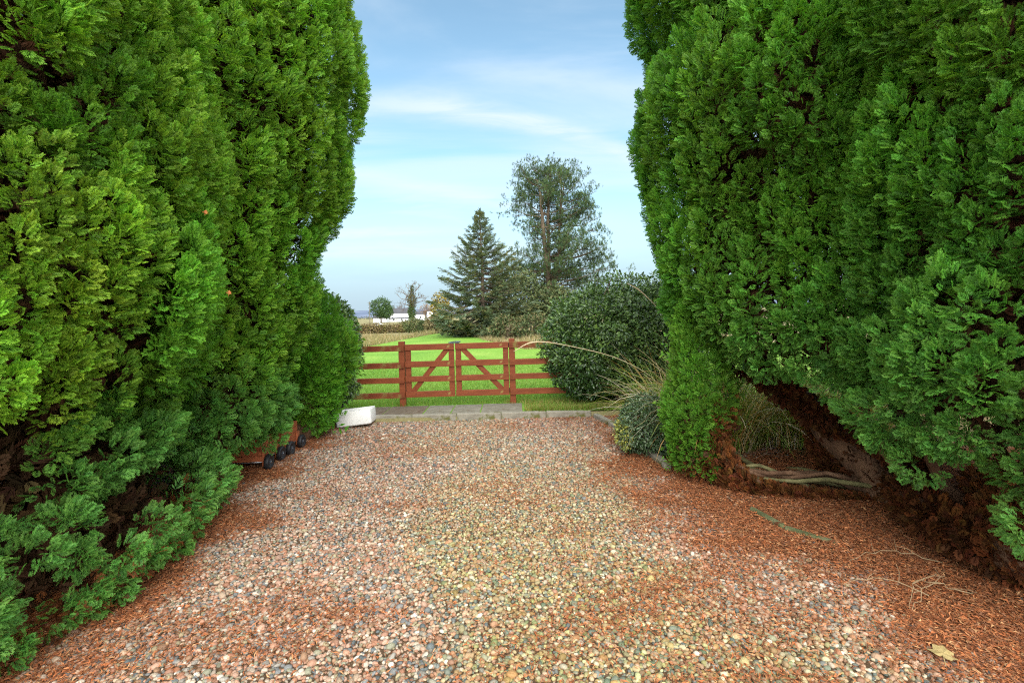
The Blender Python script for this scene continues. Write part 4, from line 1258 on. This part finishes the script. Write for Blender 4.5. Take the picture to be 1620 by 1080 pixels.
# ---------------------------------------------------------------- wheeled wooden planters under the left cypress
def planter(loc, rz, label):
    root = thing('wheeled_planter', label, 'planter', loc, 'wheeled wooden planters under the left cypress', rz)
    w, d, h = .40, .40, .24       # along the drive (local x), depth (local y away from the drive), height
    z0 = .10
    b = MB()
    for k in range(4):
        za, zb = z0 + k * h / 4, z0 + (k + 1) * h / 4 - .004
        b.box((-w / 2, 0, za), (w / 2, .018, zb), bev=.003); b.box((-w / 2, d - .018, za), (w / 2, d, zb), bev=.003)
        b.box((-w / 2, .0185, za), (-w / 2 + .018, d - .0185, zb), bev=.003); b.box((w / 2 - .018, .0185, za), (w / 2, d - .0185, zb), bev=.003)
    b.box((-w / 2 + .02, .02, z0 + .01), (w / 2 - .02, d - .02, z0 + .028))
    b.build('box', M_BOXWOOD, root)
    for sx_ in (-1, 1):
        for fy_ in (0, 1):
            lg = MB().box((-.03, -.012, 0), (.03, .012, .16), bev=.003).build('leg', M_BOXWOOD, root)
            lg.location = (sx_ * (w / 2 - .035), -.014 if fy_ == 0 else d + .014, .05)
    for sx_ in (-1, 1):
        ax = MB().tube([(sx_ * (w / 2 - .035), -.09, .085), (sx_ * (w / 2 - .035), d + .09, .085)], .008, 8).build('axle', M_STEEL, root, True)
        for yy in (-.062, d + .062):
            wh = thing_wheel(root); wh.location = (sx_ * (w / 2 - .035), yy, .085)
    return root


def thing_wheel(root):
    t = []
    prof = [(.030, -.016), (.052, -.020), (.066, -.026), (.078, -.024), (.085, -.014), (.085, .014), (.078, .024), (.066, .026), (.052, .020), (.030, .016)]
    V, F = [], []
    n = 28
    for (q, yy) in prof:
        for k in range(n):
            a = 2 * math.pi * k / n; V.append((q * math.cos(a), yy, q * math.sin(a)))
    for i in range(len(prof) - 1):
        for k in range(n): F.append((i * n + k, i * n + (k + 1) % n, (i + 1) * n + (k + 1) % n, (i + 1) * n + k))
    for k in range(n): F.append(((len(prof) - 1) * n + k, (len(prof) - 1) * n + (k + 1) % n, (k + 1) % n, k))
    wh = MB().add(V, F).build('wheel', M_RUBBER, root, True)
    rim = MB().tube([(0, -.018, 0), (0, .018, 0)], .031, 18)
    rim.tube([(0, -.026, 0), (0, .026, 0)], .014, 12)
    rim.build('rim', M_LATCH, wh, False)
    return wh


planter((-2.71, 6.18, 0), R(91), 'farther wheeled wooden planter, its end wheel clear of the foliage')
planter((-2.71, 5.63, 0), R(93), 'nearer wheeled wooden planter mostly hidden under the cypress skirt')

# ---------------------------------------------------------------- loose leaves and twigs
def maple_leaf(loc, size, rz, label, mat, tilt=(0.1, .1)):
    pts = []
    for k, rad in enumerate((1, .66, .88, .60, .92, .66, .66, .45, .25, .45, .66, .66, .92, .60, .88, .66)):
        a = R(90 + k * 22.5); pts.append((rad * math.cos(a) * size, rad * math.sin(a) * size, (.10 * size * math.sin(k * 1.3) if rad > .5 else 0)))
    V = [(0, 0, .06 * size)] + pts
    F = [(0, 1 + k, 1 + (k + 1) % 16) for k in range(16)]
    root = thing('fallen_leaf', label, 'leaf', loc, None, rz)
    root.rotation_euler = (tilt[0], tilt[1], rz)
    o = MB().add(V, F).build('blade', mat, root)
    md = o.modifiers.new('thickness', 'SOLIDIFY'); md.thickness = .0012
    MB().tube([(0, -.1 * size, .0), (.05 * size, -.7 * size, .01), (.16 * size, -1.25 * size, .004)], .0016, 5).build('stalk', mat, root)
    return root


M_TWIG = noise_mat('straw_twig', [(.3, (.22, .15, .08)), (.7, (.36, .26, .15))], 30, rough=.85)
M_YLEAF = noise_mat('yellow_leaf', [(.3, (.26, .19, .07)), (.7, (.40, .31, .14))], 60, rough=.7)
M_OLEAF = noise_mat('orange_leaf', [(.3, (.42, .11, .03)), (.7, (.60, .22, .07))], 60, rough=.7)
q = ground(1492, 1046); maple_leaf((q[0], q[1], .035), .062, R(-40), 'yellowish lobed fallen leaf on the gravel near the lower right', M_YLEAF)
q = ground(1440, 1085); 
for (px, py, Y, lab) in ((325, 336, 3.35, 'orange dead leaf caught high in the left cypress'), (362, 463, 3.55, 'brown orange dead leaf caught low in the left cypress, lower of the two')):
    o = maple_leaf(at(px, py, Y), .020, R(30), lab, M_OLEAF, (1.2, .3))
r_ = np.random.default_rng(505)
for (px, py, ln, az, lab) in ((1500, 905, .55, 160, 'long pale bent twig on dark needles under the near right cypress'), (1545, 950, .5, 185, 'thin bare twig nearest the right edge, on brown needles'),
                              (1490, 935, .45, 200, 'dark twig crossing the needle heap under the right cypress'), (1470, 955, .4, 150, 'short thin twig on the gravel side of the needle heap')):
    q = ground(px, py); m = MB()
    a = R(az); P = spline([(0, 0, .0), (ln * .5 * math.cos(a), ln * .5 * math.sin(a), .05), (ln * math.cos(a + .25), ln * math.sin(a + .25), .015)], 10)
    P[1:-1] += r_.normal(0, .008, P[1:-1].shape)
    m.tube(P, np.linspace(.003, .0012, len(P)), 6)
    for k in (3, 5, 7):
        k = min(k, len(P) - 2); e = P[k] + np.array((r_.normal(0, .07), r_.normal(0, .07), .03)); m.tube([P[k], (P[k] + e) / 2 + r_.normal(0, .01, 3), e], [.0018, .0015, .001], 5)
    o = m.build('twig', M_TWIG); o.location = (q[0], q[1], .045)
    tag(o, lab, 'twig', 'twigs under the right cypress')

# ---------------------------------------------------------------- far trees
def needles_kites(n_seg, w, r, k=9):
    """bottle-brush of spiky kites around +y"""
    out = []
    for _ in range(3):
        V, F, T = [], [], []
        for j in range(k):
            t = r.uniform(0, .7); a = r.uniform(0, 6.283); an = R(r.uniform(18, 50)); ln = r.uniform(.45, .7)
            rad = np.array((math.cos(a), 0, math.sin(a))); d = rad * math.sin(an) + np.array((0, 1, 0)) * math.cos(an)
            s = np.cross(d, rad); b = np.array((0, t, 0)); i = len(V)
            for p in (b, b + d * ln * .5 + s * w / 2, b + d * ln, b + d * ln * .5 - s * w / 2): V.append(p)
            F.append((i, i + 1, i + 2, i + 3)); T += [0, .6, 1, .6]
        out.append((np.array(V), np.array(F), np.array(T)))
    return out


_r = np.random.default_rng(8)
LIB_PINE = needles_kites(1, .085, _r, 17)
LIB_SPRUCE = [frond(_r, 5, False) for _ in range(3)]


def spruce():
    r = np.random.default_rng(601)
    base = np.array((-2.0, 35.0, float(terr(-2.0, 35.0)))); H_ = 8.55
    root = thing('spruce_tree', 'conical blue green spruce left of the taller pine beyond the gate', 'tree', base)
    tr = [base, base + (.05, 0, H_ * .5), base + (-.05, 0, H_)]
    limb_mesh('trunk', tr, .17, .015, M_GREYBARK, root, wob=.0)
    mb = MB(); L_ = []
    z = .45
    while z < H_ - .15:
        f = z / H_
        rad = np.interp(f, [0, .06, .14, .3, .5, .7, .85, 1], [2.6, 3.4, 3.6, 3.0, 2.3, 1.35, .62, .08])
        nb = int(np.interp(f, [0, .5, 1], [12, 9, 5]))
        for k in range(nb):
            az = 6.283 * k / nb + r.uniform(-.3, .3) + z * 2.1
            ln = rad * r.uniform(.72, 1.18)
            if math.cos(az) > .2 and .3 < f < .62: ln *= 1.15
            if math.cos(az) < -.5 and f < .3 and r.random() < .3: ln *= 1.25
            el = np.interp(f, [0, .3, .7, 1], [-.05, .02, .45, 1.0]) + r.normal(0, .10)
            d = np.array((math.cos(az), math.sin(az), math.tan(el) if el < 1.2 else 2))
            b = base + (0, 0, z)
            e = b + unit(d) * ln
            m_ = (b + e) / 2 - np.array((0, 0, .10 * ln))
            P = spline([b, m_, e + np.array((0, 0, .05 * ln))], 10)
            mb.tube(P, np.linspace(.012 + .012 * ln, .004, len(P)), 4, False)
            # sprays both sides of the branch, hanging a little
            n = int(9 + 15 * ln)
            s = r.uniform(.22, 1, n) ** .8
            idx = s * (len(P) - 1); i0 = np.minimum(idx.astype(int), len(P) - 2); fr_ = (idx - i0)[:, None]
            q = P[i0] * (1 - fr_) + P[i0 + 1] * fr_
            T = unit(P[i0 + 1] - P[i0]); side = unit(np.cross(T, np.array((0, 0, 1.0)))) * np.where(r.random(n) < .5, -1, 1)[:, None]
            D = T * .8 + side * (1.1 * (1.1 - s))[:, None] + np.array((0, 0, -.12)) + r.normal(0, .18, (n, 3))
            Nn = np.array((0, 0, 1.0)) + r.normal(0, .35, (n, 3))
            pal = np.array([(.095, .135, .070), (.125, .155, .068), (.16, .165, .065), (.115, .165, .10), (.19, .18, .07)])
            pw = (.3, .25, .15, .25, .05) if f > .2 else (.2, .2, .12, .42, .06)
            c = pal[r.choice(5, n, p=pw)] * r.uniform(.8, 1.45, (n, 1))
            L_.append(place(LIB_SPRUCE, q, D, Nn, (.34 + .22 * (1 - f)) * r.uniform(.7, 1.2, n) * (1.1 - .35 * s), c, np.full(n, .5), r))
        z += np.interp(f, [0, .5, 1], [.36, .36, .30]) * r.uniform(.85, 1.1)
    # leader
    n = 20; q = base + np.stack([r.normal(0, .03, n), r.normal(0, .03, n), H_ - r.uniform(0, .7, n)], 1)
    L_.append(place(LIB_SPRUCE, q, np.array((0, 0, 1.0)) + r.normal(0, .35, (n, 3)), r.normal(0, 1, (n, 3)), np.full(n, .28), np.array([(.06, .095, .055)]) * r.uniform(.8, 1.2, (n, 1)), np.full(n, .4), r))
    keep_world(mb.build('branches', M_GREYBARK), root)
    V, F, c = join(L_); keep_world(mesh_np('crown', V, F, M_NEEDLE, c), root)


spruce()


def pine():
    r = np.random.default_rng(602)
    Y0 = 42.0
    A = lambda px, py, y=Y0: at(px, py, y)
    base = A(868, 520); base[2] = float(terr(base[0], Y0))
    root = thing('pine_tree', 'tall open crowned pine with several stems beyond the gate, highest in view', 'tree', base)
    stems_ = [[base, A(868, 470), A(866, 430), A(860, 370, 41.6), A(856, 320, 41.6), A(850, 285, 41.5)],
              [A(868, 470), A(868, 420, 42.3), A(867, 350, 42.4), A(869, 300, 42.4), A(872, 266, 42.3)],
              [A(868, 455), A(876, 435, 42), A(884, 400, 42), A(886, 345, 42), A(892, 290, 42.1)]]
    for k, s in enumerate(stems_):
        limb_mesh('trunk', s, (.30, .2, .18)[k], .05, M_PINE, root, wob=.02, seg=26)
    mb = MB(); L_ = []
    pal = np.array([(.055, .105, .036), (.075, .125, .036), (.042, .080, .035), (.10, .14, .045), (.055, .10, .045)])
    def tufts(P, n, sz):
        q = P + r.normal(0, .17, (n, 3))
        D = r.normal(0, .45, (n, 3)) + np.array((0, 0, 1.0))
        c = pal[r.choice(5, n)] * r.uniform(.65, 1.35, (n, 1))
        L_.append(place(LIB_PINE, q, D, r.normal(0, 1, (n, 3)), sz * r.uniform(.7, 1.25, n), c, np.full(n, .45), r))
    def wl(py): return np.interp(py, [235, 255, 290, 310, 350, 400, 440, 470, 500], [6, 38, 62, 66, 66, 74, 86, 66, 30])     # half-width in px at that height
    for s in stems_:
        S = spline(s, 60)
        for p in S[8:]:
            px, py = project(p[None]); py = float(py[0])
            dens = np.interp(py, [240, 300, 330, 420, 470], [1.6, 1.3, 1.2, 1.3, 1.8])
            for _ in range(r.poisson(dens)):
                az = r.uniform(0, 6.283)
                if math.sin(az) < -.45 and r.random() < .6: continue
                hw = wl(py - 8) / FPX * Y0 * (1.22 if math.cos(az) > 0 and py > 350 else 1.0)
                ln = hw * r.uniform(.35, 1.08)
                if math.cos(az) < -.3 and 330 < py < 420: ln *= .9 if r.random() < .6 else .5
                rise = np.interp(py, [250, 320, 420, 480], [.75, .35, .22, .12]) + r.normal(0, .12)
                d = unit(np.array((math.cos(az), math.sin(az), rise)))
                e = p + d * ln; m_ = (p + e) / 2 + np.array((0, 0, -.07 * ln)) + r.normal(0, .06, 3)
                P = spline([p, m_, e], 10)
                mb.tube(P, np.linspace(.018 + .012 * ln, .008, len(P)), 4, False)
                sparse = .45 if (math.cos(az) < -.2 and 335 < py < 430) else 1.0
                nt = max(2, int((3 + 3.2 * ln) * sparse))
                for t in r.uniform(.45, 1.0, nt):
                    i = t * (len(P) - 1); i0 = min(int(i), len(P) - 2); q = P[i0] + (P[i0 + 1] - P[i0]) * (i - i0)
                    # side twig with a cluster at its end
                    q2 = q + r.normal(0, .26, 3) + np.array((0, 0, .12))
                    mb.tube([q, q2], [.008, .005], 3, False)
                    tufts(q2, 6, .29)
                tufts(P[-1], 6, .30)
    # layered pads of foliage carried on single branches
    for (px, py) in ((834, 320), (908, 316), (926, 328), (822, 316), (828, 338), (915, 342), (938, 362), (838, 366), (902, 385), (832, 402), (944, 406), (862, 392), (905, 422), (850, 428), (938, 442), (830, 446), (884, 350), (872, 372), (925, 392), (818, 424), (958, 424)):
        c_ = A(px, py, Y0 + r.uniform(-1.8, 1.0)); tb = A(869 + .06 * (px - 869), py + 18 + .1 * abs(px - 869), 42.0)
        m_ = (c_ + tb) / 2 + np.array((0, 0, -.12))
        P = spline([tb, m_, c_], 10); mb.tube(P, np.linspace(.055, .015, len(P)), 5, False)
        for _ in range(16):
            q = c_ + r.normal(0, 1, 3) * np.array((.72, .6, .20)); mb.tube([P[-2], q], [.012, .005], 3, False)
            tufts(q, 8, .31)
    # dense crown top
    for _ in range(85):
        px = r.uniform(818, 918); py = r.uniform(256, 320)
        hw = np.interp(py, [256, 268, 290, 320], [6, 20, 38, 56])
        if abs(px - 868) > hw: continue
        tufts(A(px, py, Y0 + r.uniform(-1.6, 1.6)), 8, .31)
    keep_world(mb.build('branches', M_PINE), root)
    V, F, c = join(L_); keep_world(mesh_np('crown', V, F, M_NEEDLE, c), root)


M_PINE = noise_mat('pine_bark', [(0.25, (0.07, 0.05, 0.032)), (0.55, (0.14, 0.105, 0.07)), (0.8, (0.22, 0.17, 0.115))], 2.5, rough=0.9, bump=0.8, bdist=0.05)
pine()

# low bushes and gorse round the feet of the two trees
def bush(name, label, px, py_top, py_base, halfw_px, Y, n, size, cols, seed, group=None, depth=None, lump=.2, cat='bush'):
    c0 = at(px, py_base, Y); c0[2] = float(terr(c0[0], Y))
    top = at(px, py_top, Y)[2]
    h = top - c0[2]; hw = halfw_px / FPX * Y
    root = thing(name, label, cat, c0, group)
    V, F, c = join([blob((c0[0], Y, c0[2] + h * .48), (hw, depth or hw * .8, h * .54), n, size, cols, seed, lump, c0[2] - .02, inner=.5, nfreq=3.0)])
    keep_world(mesh_np('leaves', V, F, M_NEEDLE, c), root)
    r = np.random.default_rng(seed); m = MB()
    for _ in range(9):
        e = c0 + np.array((r.uniform(-.6, .6) * hw, r.uniform(-.4, .4) * hw, h * r.uniform(.5, .85)))
        m.tube([c0 + r.normal(0, .05, 3) * np.array((1, 1, 0)), (c0 + e) / 2 + r.normal(0, .05, 3), e], [.05 * h ** .5, .03, .012], 4)
    keep_world(m.build('stems', M_GREYBARK), root)
    return root


PINEG = [(.085, .12, .045), (.065, .10, .04), (.11, .14, .05), (.14, .15, .06)]
bush('young_pine', 'bushy young pine in front of the tall pine, right of the spruce', 815, 428, 522, 52, 39, 6500, .26, PINEG, 701, cat='tree')
bush('young_pine', 'low rough pine bush under the tall pine, left of the big glossy shrub', 880, 455, 524, 40, 38, 4200, .26, PINEG, 702, cat='tree')
GORSE = [(.07, .10, .035), (.10, .12, .04), (.055, .08, .03), (.16, .13, .06)]
bush('gorse_bush', 'dark low gorse bush just right of the spruce foot', 800, 500, 531, 24, 30, 2200, .16, GORSE, 703)
bush('gorse_bush', 'spreading gorse bush behind the right gate post', 845, 497, 534, 34, 27, 2600, .16, GORSE, 704)
bush('bramble_bush', 'grey brown bramble tangle in the dry grass behind the right gate post', 812, 515, 538, 13, 27.5, 900, .13, [(.20, .14, .09), (.15, .12, .07), (.12, .11, .05)], 705)
bush('autumn_tree', 'yellow leaved autumn tree half hidden behind the left side of the spruce', 698, 464, 512, 16, 55, 1500, .30, [(.30, .23, .05), (.26, .22, .06), (.20, .18, .06)], 706, cat='tree')
bush('shrub', 'olive shrub at the left edge of the spruce, above the end of the lawn', 690, 500, 530, 16, 44, 1500, .22, [(.19, .16, .07), (.14, .13, .05), (.24, .19, .10)], 707)

# hedge line behind the lawn on the left
HB = [(.20, .14, .08), (.16, .12, .06), (.13, .12, .05), (.26, .20, .08)]
HG = [(.09, .13, .04), (.12, .15, .05), (.07, .10, .035), (.16, .16, .06)]
hed = thing('hedge', 'brown clipped hedge along the left end of the field, below the houses', 'hedge', at(605, 525, 50))
L_ = []; r_ = np.random.default_rng(711)
for k, px in enumerate(np.linspace(520, 650, 20)):
    Y = 50 + 6 * (k / 20); c0 = at(px, 528, Y); z0 = float(terr(c0[0], Y)); top = at(px, 514 + r_.uniform(-1.5, 1.5) - max(0, (px - 610) * .05), Y)[2]
    L_.append(blob((c0[0], Y, z0 + (top - z0) * .5), (.75, .7, (top - z0) * .55), 520, .17, HB if k % 4 else [(.22, .20, .05), (.17, .16, .05), (.2, .13, .06)], 720 + k, .2, z0, inner=.5))
V, F, c = join(L_); keep_world(mesh_np('leaves', V, F, M_NEEDLE, c), hed)
m = MB()
for k in range(30):
    q = at(525 + 125 * k / 29, 526, 50 + 6 * k / 29); q[2] = float(terr(q[0], q[1])); m.tube([q, q + (r_.normal(0, .2), 0, .8)], [.05, .02], 4)
keep_world(m.build('stems', M_GREYBARK), hed)
bush('bush', 'olive green rounded bush at the right end of the brown hedge', 655, 504, 527, 16, 52, 1500, .2, HG, 741, 'bushes at the end of the hedge')
bush('bush', 'dark green bush in front of the far end of the lawn, left of the spruce', 672, 506, 525, 10, 48, 900, .18, [(.05, .085, .03), (.07, .10, .03)], 742, 'bushes at the end of the hedge')
bush('bush', 'pale olive low bush below the ivy covered tree', 640, 508, 522, 12, 60, 900, .2, [(.18, .17, .08), (.13, .14, .06)], 743, 'bushes at the end of the hedge')

# tall dry grass round the lawn (uncountable)
r_ = np.random.default_rng(751)
bs = []
for _ in range(2600):
    x0 = r_.uniform(-14, 9); f = lawn_far(np.array([np.clip(x0, -11, 12)]))[0]
    y0 = f + abs(r_.normal(0, 1)) * 3.0 + r_.uniform(-.3, .6)
    if x0 < -8.6 and r_.random() < .0: continue
    bs.append((x0, y0))
bs = np.array(bs)
n = len(bs) * 16
b = np.repeat(bs, 16, 0) + r_.normal(0, .16, (n, 2))
hgt = np.repeat(r_.uniform(.22, .75, len(bs)), 16) * r_.uniform(.5, 1.1, n) * np.where(b[:, 0] < -5, .85, 1.0)
thin = smooth(-4, -2.0, b[:, 0]) * smooth(1.5, -1.0, b[:, 0])     # shorter where the lawn runs up to the spruce
hgt = hgt * (1 - .5 * thin)
az = r_.uniform(0, 6.283, n); e = np.radians(r_.uniform(55, 88, n))
d = np.stack([np.cos(az) * np.cos(e), np.sin(az) * np.cos(e), np.sin(e)], 1)
pal = np.array([(.42, .33, .18), (.34, .26, .13), (.50, .42, .27), (.24, .22, .10), (.15, .20, .06)])
V, F, c = ribbons(np.stack([b[:, 0], b[:, 1], terr(b[:, 0], b[:, 1]) - .03], 1), d, hgt, r_.uniform(.012, .03, n), r_.uniform(.2, 1.2, n), pal[r_.choice(5, n, p=(.3, .25, .2, .13, .12))] * r_.uniform(.7, 1.2, (n, 1)), r_, seg=2)
tag(mesh_np('dry_grass', V, F, M_GRASS, c), 'tall straw coloured grass round the edge of the lawn', 'dry grass', kind='stuff')

# ---------------------------------------------------------------- houses and the trees beside them
def prism_roof(m, x0, x1, y0, y1, z0, z1, over=.25):
    ym = (y0 + y1) / 2
    V = [(x0 - over, y0 - over, z0), (x1 + over, y0 - over, z0), (x1 + over, y1 + over, z0), (x0 - over, y1 + over, z0), (x0 - over, ym, z1), (x1 + over, ym, z1),
         (x0 - over, y0 - over, z0 - .12), (x1 + over, y0 - over, z0 - .12), (x1 + over, y1 + over, z0 - .12), (x0 - over, y1 + over, z0 - .12)]
    F = [(0, 1, 5, 4), (2, 3, 4, 5), (1, 2, 5), (3, 0, 4), (6, 9, 8, 7), (0, 6, 7, 1), (1, 7, 8, 2), (2, 8, 9, 3), (3, 9, 6, 0)]
    return m.add(V, F)


def house(px0, px1, py_eave, py_ridge, py_base, Y, dep, label, name='house', wins=(), chim=True, gable_white=True):
    a, b = at(px0, py_base, Y), at(px1, py_base, Y)
    zb = float(min(terr(a[0], Y), a[2])) ; ze = at((px0 + px1) / 2, py_eave, Y)[2]; zr = at((px0 + px1) / 2, py_ridge, Y)[2]
    cx = (a[0] + b[0]) / 2; w = b[0] - a[0]
    root = thing(name, label, name.replace('_', ' '), (cx, Y, zb))
    wl = MB().box((-w / 2, 0, -.3), (w / 2, dep, ze - zb - .13))
    V = [(-w / 2, .02, ze - zb - .12), (-w / 2, dep - .02, ze - zb - .12), (-w / 2, dep / 2, zr - zb - .15), (w / 2, .02, ze - zb - .12), (w / 2, dep - .02, ze - zb - .12), (w / 2, dep / 2, zr - zb - .15)]
    wl.add(V, [(0, 2, 1), (3, 4, 5)])
    wl.build('wall', M_RENDER, root)
    rf = prism_roof(MB(), -w / 2, w / 2, 0, dep, ze - zb, zr - zb).build('roof', M_ROOF, root)
    if chim:
        MB().box((w / 2 - 1.2, dep / 2 - .4, zr - zb - .5), (w / 2 - .3, dep / 2 + .4, zr - zb + .9)).build('chimney', M_RENDER, rf)
    for (fx, z0, ww, hh) in wins:
        fm = MB().box((-ww / 2, -.06, 0), (ww / 2, .04, hh)).build('window', M_RENDER, root); fm.location = (fx * w, 0, z0)
        MB().box((-ww / 2 + .08, -.075, .08), (ww / 2 - .08, -.062, hh - .08)).build('pane', M_GLASS, fm)
    return root


house(616, 646, 495.5, 487, 508, 280, 7, 'white walled house with grey pitched roof left of the ivy covered tree', wins=((-.33, 1.4, .9, 1.1),), chim=False)
house(608.5, 645, 503.5, 502.3, 508.5, 268, 4, 'long low white outbuilding in front of the grey roofed house', name='outbuilding', wins=((-.1, .6, .9, 1.0), (.25, .6, .9, 1.0)), chim=False)
house(590.5, 612, 502.5, 498, 507, 262, 5, 'small grey roofed shed left of the white house', name='shed', wins=(), chim=False)
house(656, 672, 497, 492, 507, 300, 6, 'white cottage glimpsed between the ivy covered tree and the spruce', wins=((.1, 1.2, 1.2, 1.2),), chim=False)
house(676, 686, 492, 487, 506, 310, 6, 'white gabled cottage with chimney just left of the spruce', wins=(), chim=True)

# white car on the lane behind the hedge
q = at(599.5, 516.5, 200); q[2] = q[2]
car = thing('car', 'white car passing behind the brown hedge', 'car', q)
prof = [(-2.0, .25), (-2.05, .75), (-1.6, .85), (-.95, 1.32), (.35, 1.38), (1.05, .95), (1.85, .82), (2.05, .6), (2.05, .25)]
V = [(x, -.82, z) for x, z in prof] + [(x, .82, z) for x, z in prof]; n = len(prof)
MB().add(V, [tuple(range(n)), tuple(range(2 * n - 1, n - 1, -1))] + [(k, k + n, (k + 1) % n + n, (k + 1) % n) for k in range(n)]).build('body', M_CAR, car)
MB().add([(-1.35, -.835, .9), (-.9, -.835, 1.25), (.3, -.835, 1.3), (.8, -.835, .95)], [(0, 3, 2, 1)]).build('side_window', M_GLASS, car)
for xx in (-1.25, 1.3):
    for yy in (-.80, .80): o = MB().tube([(0, -.1, 0), (0, .1, 0)], .31, 16).build('wheel', M_RUBBER, car); o.location = (xx, yy, .31)

# telegraph pole
q = at(585, 507, 240); zt = at(585.5, 477, 240)[2]; q[2] = float(terr(q[0], 240))
pole = thing('telegraph_pole', 'thin wooden telegraph pole left of the round dark tree', 'pole', q)
MB().tube([(0, 0, -.3), (0, 0, zt - q[2])], [.16, .11], 8).build('post', M_POLE, pole)
MB().box((-.8, -.05, zt - q[2] - .7), (.8, .05, zt - q[2] - .55)).build('crossarm', M_POLE, pole)
MB().tube(spline([(0, -.06, zt - q[2] - .5), (12, 4, zt - q[2] - .9), (26, 8, zt - q[2] - .3)], 20), .025, 4).build('wire', M_RUBBER, pole)

# round dark tree beside the house
c0 = at(603, 508, 250); c0[2] = float(terr(c0[0], 250))
rt = thing('round_tree', 'round dark green evergreen tree left of the white house', 'tree', c0)
cz = at(603, 487, 250)
V, F, c = join([blob((cz[0], 250, cz[2]), (5.2, 4.5, 4.6), 3000, .75, [(.06, .11, .03), (.075, .135, .035), (.045, .09, .03)], 801, .35, c0[2] + .3, inner=.45),
                blob((cz[0] + 2.2, 250, cz[2] - 1.8), (3.4, 3.5, 3.2), 1200, .75, [(.05, .10, .03), (.075, .14, .035)], 802, .15, c0[2] + .3, inner=.45)])
keep_world(mesh_np('crown', V, F, M_NEEDLE, c), rt)
limb_mesh('trunk', [c0, c0 + (0, 0, 3), c0 + (.3, 0, 6)], .35, .15, M_GREYBARK, rt)


def bare_branches(m, p, d, ln, rad, depth, r, tips):
    e = p + d * ln
    mid = (p + e) / 2 + r.normal(0, .06 * ln, 3)
    m.tube([p, mid, e], [rad, rad * .85, rad * .62], 4 if depth > 1 else 5, False)
    if depth == 0: tips.append(e); return
    for _ in range(r.integers(2, 5)):
        nd = unit(d + r.normal(0, .55, 3) + np.array((0, 0, .12)))
        t = r.uniform(.55, 1.0)
        bare_branches(m, p + d * ln * t, nd, ln * r.uniform(.55, .78), rad * .55, depth - 1, r, tips)


def ivy_tree():
    r = np.random.default_rng(811); Y = 170.0
    c0 = at(652, 506, Y); c0[2] = float(terr(c0[0], Y))
    A = lambda px, py: at(px, py, Y)
    root = thing('ivy_covered_tree', 'gaunt tree with trunk wrapped in dark ivy, right of the white house', 'tree', c0)
    tr = [c0, A(651, 490), A(650, 470), A(652, 452)]
    limb_mesh('trunk', tr, .45, .15, M_GREYBARK, root, wob=.02)
    m = MB(); tips = []
    for (px, py, dx, dz, ln) in ((651, 470, -1, .55, 3.0), (650, 476, -1, .25, 3.4), (651, 462, -.6, .8, 2.2), (652, 466, .7, .6, 2.2), (653, 476, 1, .5, 2.6), (652, 484, -.9, .3, 3.2), (654, 482, 1, .45, 3.0), (652, 455, .2, 1, 1.2)):
        bare_branches(m, A(px, py), unit(np.array((dx, r.normal(0, .4), dz))), ln, .11, 3, r, tips)
    keep_world(m.build('branches', M_GREYBARK), root)
    L_ = [blob(A(651.5, 494), (1.15, 1.1, 2.6), 1500, .42, [(.05, .09, .025), (.07, .115, .03)], 812, .25, None, .5), blob(A(651.5, 474), (1.5, 1.3, 2.9), 1300, .42, [(.075, .095, .03), (.10, .10, .035), (.13, .10, .04)], 813, .3, None, .6),
          blob(A(652, 456), (.7, .6, 1.3), 260, .4, [(.075, .10, .03), (.09, .10, .035)], 814, .3, None, .6)]
    tips = np.array(tips); tips = tips[r.random(len(tips)) < .35]; n = len(tips)
    L_.append(place(LEAVES, tips + r.normal(0, .2, (n, 3)), r.normal(0, 1, (n, 3)), r.normal(0, 1, (n, 3)), np.full(n, .4), np.array([(.12, .10, .04)]) * r.uniform(.6, 1.4, (n, 1)), np.full(n, .2), r))
    V, F, c = join(L_); keep_world(mesh_np('ivy', V, F, M_NEEDLE, c), root)


ivy_tree()


def bare_tree(px, py_base, py_top, Y, label, seed, brown=False):
    r = np.random.default_rng(seed)
    c0 = at(px, py_base, Y); c0[2] = float(terr(c0[0], Y)); h = at(px, py_top, Y)[2] - c0[2]
    root = thing('bare_tree', label, 'tree', c0, 'leafless trees near the white house')
    m = MB(); tips = []
    m.tube([c0, c0 + (0, 0, h * .2), c0 + (.1, 0, h * .38)], [.28, .22, .18], 6)
    for _ in range(6): bare_branches(m, c0 + np.array((0, 0, h * r.uniform(.22, .4))), unit(np.array((r.normal(0, .6), r.normal(0, .6), 1.0))), h * .25, .12, 3, r, tips)
    keep_world(m.build('branches', M_GREYBARK), root)
    if brown:
        tips = np.array(tips); n = len(tips)
        V, F, c = join([place(LEAVES, tips + r.normal(0, .3, (n, 3)), r.normal(0, 1, (n, 3)), r.normal(0, 1, (n, 3)), np.full(n, .5), np.array([(.30, .17, .07)]) * r.uniform(.6, 1.3, (n, 1)), np.full(n, .2), r)])
        keep_world(mesh_np('leaves', V, F, M_NEEDLE, c), root)


bare_tree(629, 505, 474, 290, 'grey leafless tree behind the ridge of the white house', 821)
bare_tree(673, 506, 472, 200, 'brown leaved autumn tree between the ivy covered tree and the spruce', 822, True)

# distant trees and hedges across the low ground (one far mass)
r_ = np.random.default_rng(831); L_ = []
for k in range(70):
    Y = r_.uniform(330, 800); x0 = r_.uniform(-.42, .30) * Y; z0 = float(terr(x0, Y)); h = r_.uniform(1.5, 4.5)
    L_.append(blob((x0, Y, z0 + h * .45), (r_.uniform(4, 14), 4, h * .55), 160, 1.5, [(.10, .12, .06), (.14, .13, .08), (.09, .11, .06)], 840 + k, .2, None, .4))
V, F, c = join(L_)
tag(mesh_np('far_woods', V, F, M_NEEDLE, c), 'far hedgerows and woods on the low ground under the hills', 'woods', kind='stuff')
